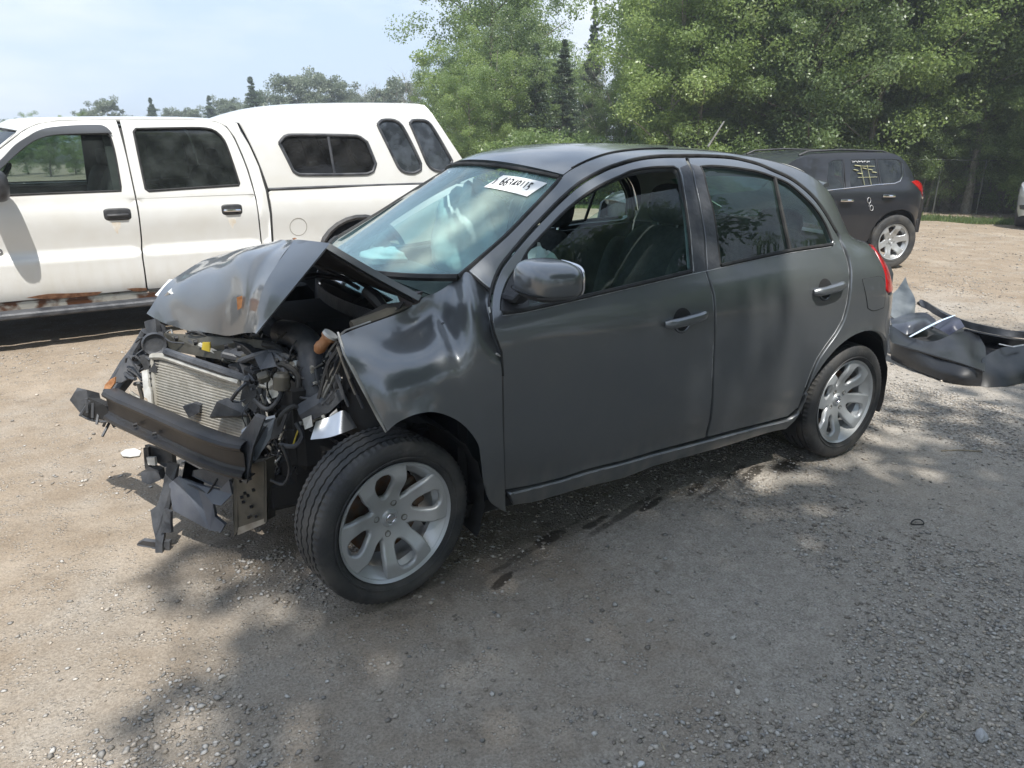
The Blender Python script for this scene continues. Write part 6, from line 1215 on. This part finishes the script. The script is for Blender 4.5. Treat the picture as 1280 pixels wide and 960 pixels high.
T_con = make_tree('cone', 7.2, 1.7, .5, 330, 110, .13, LM[3], 5, BARK, .10, 'conifer_tree'); T_bush = make_tree('dec', 1.9, 1.3, .1, 60, 150, .085, LM[0], 6, BARK, .03, 'shrub', 3); T_yel = make_tree('dec', 1.5, 1.1, .1, 50, 150, .09, LM[4], 7, BARK, .03, 'shrub', 3)
T_far = make_tree('dec', 8, 2.6, .4, 150, 110, .20, LM[5], 8, BARKP, .12, 'broadleaf_tree'); T_farc = make_tree('cone', 8, 2.0, .5, 230, 60, .26, LM[3], 10, BARK, .12, 'conifer_tree')
def bare(seed, H, r, m, name='dead_tree', nb=26):
    rg2 = random.Random(seed); e = empty(name); b = MB()
    def grow(p, d, L_, r_, dep):
        q = [p]; 
        for i in range(4): d = (d+Vector([rg2.uniform(-.18, .18) for _ in range(3)])).normalized(); q.append(q[-1]+d*L_/4)
        b.tube(q, [r_*(1-.15*i) for i in range(5)], 5)
        if dep:
            for i in range(rg2.choice((3, 4))): a = (d+Vector([rg2.uniform(-.75, .75) for _ in range(3)])).normalized(); grow(q[rg2.choice((2, 3, 4))], a, L_*rg2.uniform(.5, .7), r_*.5, dep-1)
    grow(Vector((0, 0, -.05)), Vector((0, 0, 1)), H*.5, r, 4); b.build('trunk', m, e); return e
T_bare = bare(3, 8, .05, mat('dead_wood', (.30, .27, .23), .95, col2=(.22, .2, .17), nscale=8))
DIRS = {}
# group left of the sky gap, behind the canopy of the truck
put(T_mid, 604, 27, .97, label='tallest broadleaf tree standing behind the rear of the white canopy'); put(T_multi, 646, 31, .92, label='broadleaf tree just right of the tallest tree behind the canopy'); put(T_multi, 566, 29, .60, label='bushy broadleaf tree left of the tallest tree, above the canopy')
put(T_light, 545, 34, .50, label='pale green tree at the left end of the tall group'); put(T_mid, 676, 35, .68, label='mid green tree between the tall tree and the conifers'); put(T_dark, 640, 25, .55, label='dark low tree at the foot of the tall group')
put(T_light, 610, 23.5, .50, label='low pale green tree directly behind the canopy back'); put(T_mid, 585, 22.5, .42, label='low mid green tree at the rear edge of the white canopy'); put(T_con, 702, 26, .66, label='dark bushy conifer right of the tall group'); put(T_con, 737, 33, .50, sz=2.0, label='tall narrow conifer whose tip stands in the sky gap')
put(T_con, 668, 24.5, .62, label='low conifer in front of the mid green tree'); put(T_bare, 772, 28, .72, label='leafless tree with pale trunks in the sky gap'); put(T_bare, 756, 32, .70, label='thin leafless tree beside the tall narrow conifer'); put(T_bare, 505, 38, .75, label='leafless tree left of the tall group above the canopy')
put(T_light, 700, 38, .66, label='pale tree seen between the two conifers'); put(T_far, 720, 45, .74, label='hazy round tree far behind the conifers')
for i, (px, D, s) in enumerate(((640, 21.5, .9), (668, 21, 1.0), (705, 21.5, .95), (725, 20.5, .85), (748, 21, .9))): put(T_yel if i in (0,) else T_bush, px, D, s, label=('yellow green shrub above the front of the hatchback roof', 'green shrub right of the yellow green shrub', 'shrub under the dark conifer', 'shrub at the foot of the tall narrow conifer', 'shrub at the left edge of the right hand wood')[i], cat='shrub')
put(T_yel, 765, 20.5, .7, label='small yellow green shrub below the leafless trees', cat='shrub')
# the wood on the right
rr = random.Random(4); protos = [T_light, T_mid, T_multi, T_dark, T_open, T_mid, T_light]
wood = 'trees of the wood on the right'
COLN = ('just right of the sky gap', 'above the middle of the hatchback roof', 'left of the roof antenna', 'straight above the roof antenna', 'right of the roof antenna', "above the rear of the hatchback's roof", "above the vehicle's roof rack front", "above the vehicle's marked window", "above the vehicle's rear lamp", 'left of the broken grey trunk', 'right of the broken grey trunk', 'at the right edge of the photo')
for row, (D0, n, s0) in enumerate(((20.5, 12, .84), (23, 12, .95), (26, 12, 1.05), (30, 12, 1.2), (35, 12, 1.3))):
    for k in range(n):
        px = 838+(k+.5*(row % 2)+rr.uniform(-.3, .3))*(560/n); D = D0+rr.uniform(-.8, .8); 
        if px > 1120 and row == 0: D += 2.2
        if row == 0: pr = (T_light, T_light, T_multi, T_mid, T_dark, T_light, T_multi, T_dark, T_open, T_dark, T_open, T_dark)[k]
        else: pr = protos[rr.randrange(7)]
        if px > 1120 and row < 2: pr = T_open
        put(pr, px, D, s0*rr.uniform(.85, 1.12), label=('pale green', 'pale green', 'green many-stemmed', 'dark green', 'dark green', 'mid green', 'green many-stemmed', 'dark green', 'tall slender', 'dark green', 'tall slender', 'dark green')[k]*0+('tree at the front edge of the wood', 'tree in the second row of the wood', 'tree in the middle depth of the wood', 'tree in the fourth row of the wood', 'tree in the rearmost row of the wood')[row]+', '+COLN[k], group=wood)
ORD = 'first second third fourth fifth sixth seventh eighth ninth tenth eleventh twelfth thirteenth fourteenth fifteenth sixteenth seventeenth eighteenth nineteenth twentieth twenty-first twenty-second twenty-third twenty-fourth twenty-fifth'.split()
for k in range(11):
    px = 780+k*34+rr.uniform(-8, 8); put(T_bush, px, 19.9+rr.uniform(-.3, .5)+(1.5 if px > 1120 else 0), rr.uniform(.55, .9)*(.5 if px > 1120 else 1), label='green shrub at the foot of the wood, '+ORD[k]+' counted from the sky gap', group='shrubs at the foot of the wood', cat='shrub')
for k, (px, D, s) in enumerate(((1130, 21.5, .42), (1165, 22.0, .40), (1182, 22.6, .42), (1222, 22.2, .40), (1258, 22.6, .42), (1290, 21.8, .42), (1320, 22.5, .42))): put((T_dark, T_multi, T_mid)[k % 3], px, D, s, label='low dark green tree under the wood behind the fence, '+ORD[k]+' counted from the left', group='low trees behind the fence')
put(T_multi, 768, 30, .52, label='low many-stemmed tree at the foot of the sky gap'); put(T_mid, 790, 34, .55, label='mid green tree low in the right side of the sky gap')
# big grey trunk with a torn limb
e = empty('broken_tree'); b = MB(); p = on_z(1203, 266, 0)*1.0; p = p+(p-CAM)*np.array((.035, .035, 0)); base_ = np.array((p[0], p[1], 0.))
def dv(px, py, extra=0): d = ray(px, py); t = ((base_-CAM)[:2] @ d[:2])/(d[:2] @ d[:2])*(1+extra); return CAM+d*t-base_
b.tube([dv(1201, 272), dv(1206, 235), dv(1210, 200), dv(1217, 160), dv(1222, 120), dv(1226, 60), dv(1232, -30)], [.22, .17, .17, .19, .20, .17, .12], 12); b.tube([dv(1219, 175), dv(1229, 150), dv(1230, 110), dv(1236, 50)], [.10, .11, .10, .06], 10); b.build('trunk', BARKP, e)
b = MB(); b.tube([dv(1216, 128), dv(1207, 142), dv(1202, 155), dv(1201, 162)], [.09, .07, .05, .02], 7); b.build('torn_limb', mat('split_wood', (.42, .30, .18), .9, col2=(.25, .18, .12), nscale=20), e)
for pts in (((1224, 172), (1236, 181), (1248, 186), (1253, 198)), ((1236, 181), (1232, 195), (1224, 204), (1219, 215)), ((1219, 206), (1230, 218), (1226, 232), (1232, 262)), ((1213, 208), (1222, 222), (1231, 240), (1231, 266)), ((1232, 184), (1236, 200)), ((1248, 186), (1262, 182)), ((1222, 203), (1232, 213), (1238, 220))):
    b = MB(); b.tube([dv(x, y, -.012) for x, y in pts], [.018]+[.012]*(len(pts)-1), 5); b.build('dead_branch', BARKP, e)
e.location = tuple(base_); tag(e, 'thick grey trunk with a torn limb and bare hanging branches at the wood edge', 'tree')
e = empty('leaning_trunk'); base_ = on_z(1248, 264, 0); base_[2] = 0; b = MB(); b.tube([dv(1248, 270), dv(1252, 240), dv(1258, 205), dv(1263, 170)], [.09, .085, .075, .06], 8); b.build('trunk', BARKP, e); e.location = tuple(base_); tag(e, 'slim grey leaning trunk right of the broken tree', 'tree')
for k in range(22):                            # the wood goes on round the yard beyond the right edge of the frame
    a = radians(-162-k*2.6); D = (20.8, 23.8, 26.5)[k % 3]+rr.uniform(-.6, .6); put((T_mid, T_light, T_multi, T_dark)[k % 4], 0, 0, rr.uniform(.85, 1.1), None, 'broadleaf tree of the wood beyond the right edge of the photo', 'wood beyond the right edge', xy=(CAM[0]+D*cos(a), CAM[1]+D*sin(a)))
# far tree line beyond the yard on the left
fl = [(118, 70, .62, 0), (140, 66, .72, 0), (196, 64, .72, 1), (222, 72, .66, 0), (245, 75, .70, 0), (268, 66, .78, 1), (288, 70, .80, 0), (321, 58, .92, 1), (300, 68, .74, 0), (342, 66, .86, 0), (372, 60, 1.0, 0), (392, 64, 1.08, 0), (422, 60, .98, 0), (440, 66, .9, 0), (464, 62, .80, 0), (486, 58, .86, 0), (505, 55, .92, 0), (408, 70, .9, 0), (355, 75, .8, 0), (180, 80, .6, 0), (20, 78, .5, 0), (60, 80, .5, 0), (-40, 75, .6, 0), (-110, 70, .7, 0), (-200, 60, .8, 0)]
for k, (px, D, s, c) in enumerate(sorted(fl)): put(T_farc if c else T_far, px, D, s*.80, label=('distant dark conifer' if c else 'distant hazy broadleaf tree')+', '+ORD[k]+' from the left in the far tree line', group='far conifers' if c else 'far tree line')
for px, D, s, q_ in ((470, 52, .80, 'leftmost'), (524, 48, .85, 'rightmost'), (488, 60, .9, 'middle one')): put(T_bare, px, D, s, label='distant leafless tree above the canopy of the truck, '+q_+' of three', group='distant leafless trees')
# woods seen through the truck's windows, and grass along the yard edge
for k, (px, D) in enumerate(((0, 34), (30, 36), (58, 33), (90, 35), (118, 32), (-40, 36), (150, 37), (-80, 34))): put(T_light if k % 3 == 0 else T_mid, px, D+6, .27, label='low tree seen through the cab of the white pickup, '+ORD[k]+' planted'*0+' of the row behind it', group='trees behind the pickup')
gtuft = []
def tufts(name, P, hgt, m, seed, label):
    g = np.random.default_rng(seed); n = len(P); a = g.uniform(0, 2*pi, n); w = g.uniform(.01, .022, n); h = hgt*g.uniform(.4, 1.2, n); lean = g.normal(0, .35, (n, 2))*h[:, None]
    dx = np.stack([np.cos(a)*w, np.sin(a)*w], 1); V = np.zeros((n, 3, 3)); V[:, 0, :2] = P-dx; V[:, 1, :2] = P+dx; V[:, 2, :2] = P+lean; V[:, 2, 2] = h; V[:, :2, 2] = -.01
    o = npmesh(name, V.reshape(-1, 3), np.arange(3*n).reshape(-1, 3), m); at_ = o.data.color_attributes.new('tone', 'FLOAT_COLOR', 'POINT'); C = np.ones((n, 3, 4), np.float32); C[:, :, :3] = g.random(n)[:, None, None]; at_.data.foreach_set('color', C.ravel()); return tag(o, label, 'grass', kind='stuff')
g = np.random.default_rng(8); n = 30000; px = g.uniform(560, 1420, n); D = 19.1+np.abs(g.normal(0, .55, n))+.12*np.sin(px*.07)+g.uniform(0, .15, n)
d = _f[None, :2]+_r[None, :2]*((px-640)/FPX)[:, None]-_u[None, :2]*((187-480)/FPX); d /= np.linalg.norm(d, axis=1)[:, None]; tufts('grass', CAM[None, :2]+d*D[:, None], .07, LM[2], 9, 'rough grass and weeds along the far edge of the gravel')
# chain-link fence in front of the wood
f0, f1 = on_z(1112, 266, 0)[:2], on_z(1330, 270, 0)[:2]; fe = empty('chain_link_fence', (f0[0], f0[1], 0), label='chain-link fence with thin top rail in front of the wood', cat='fence'); FW = mat('galvanised_wire', (.13, .14, .13), .5, .6); ux = (f1-f0); Lf = np.linalg.norm(ux); ux /= Lf; zt_ = on_x(1200, 200, on_z(1200, 268, 0)[0])[2]
b = MB(); b.tube([(0, 0, zt_), (ux[0]*Lf, ux[1]*Lf, zt_)], .014, 6); b.build('top_rail', FW, fe)
for k in range(5): b = MB(); q = ux*Lf*k/4; b.tube([(q[0], q[1], -.05), (q[0], q[1], zt_+.03)], .022, 8); b.build('post', FW, fe)
V = []; F = []; s = .075; 
for k in range(int(Lf/s)+int(zt_/s)+1):
    for sg in (1, -1):
        a0 = k*s if sg > 0 else k*s-zt_; pts = []; 
        x0, x1 = (k*s-zt_, k*s) if sg > 0 else (k*s, k*s-zt_); z0, z1 = 0, zt_
        if min(x0, x1) < 0 or max(x0, x1) > Lf: continue
        n0 = len(V); w = .0022; V += [(ux[0]*x0, ux[1]*x0, z0-w), (ux[0]*x0, ux[1]*x0, z0+w), (ux[0]*x1, ux[1]*x1, z1+w), (ux[0]*x1, ux[1]*x1, z1-w)]; F.append((n0, n0+1, n0+2, n0+3))
mk('wire_mesh', V, F, FW, fe, smooth=False)['kind'] = 'stuff'
# trees standing behind the photographer: they shade the near side of the hatchback and the foreground
T_shade = make_tree('dec', 13.5, 4.0, 5.5, 250, 140, .22, LM[0], 21, BARK, .2, 'shade_tree'); T_shade2 = make_tree('dec', 12.5, 3.7, 5.0, 230, 135, .22, LM[0], 22, BARK, .18, 'shade_tree')
for k, (pr, x, y, s, rz) in enumerate(((T_shade, 2.9, 9.75, 1, .3), (T_shade, -.6, 9.8, 1.0, 2.0), (T_shade2, -3.8, 9.9, 1.05, 1.0), (T_shade2, 4.4, 8.55, .95, 2.2), (T_shade, -7.2, 10.0, .95, 3.0), (T_shade, -3.0, 14.0, 1.05, 4.0))):
    put(pr, 0, 0, s, rz, 'broadleaf tree shading the yard behind the photographer', 'trees behind the photographer', xy=(x, y))
for k in range(22):
    a = radians(-35+k*9.2+rr.uniform(-2, 2)); R_ = 17+rr.uniform(-1.5, 3); put((T_mid, T_dark, T_light, T_multi)[k % 4], 0, 0, rr.uniform(.6, .8), None, 'broadleaf tree of the wood behind the photographer', 'wood behind the photographer', xy=(1.5+R_*cos(a), 1.5+R_*sin(a)))

# ------------------------------------------------------------------ summer haze between the near cars and the woods
HM = bpy.data.materials.new('haze'); HM.use_nodes = True; N = HM.node_tree.nodes; L = HM.node_tree.links; N.clear(); ho = N.new('ShaderNodeOutputMaterial'); pv = N.new('ShaderNodeVolumePrincipled')
pv.inputs['Color'].default_value = (.86, .92, 1, 1); pv.inputs['Density'].default_value = .0028; pv.inputs['Anisotropy'].default_value = .2; L.new(pv.outputs[0], ho.inputs['Volume'])
b = MB(); b.box((-20, -20, 9.5), (260, 260, 22)); hz = b.build('haze', HM, smooth=False); hz['kind'] = 'stuff'
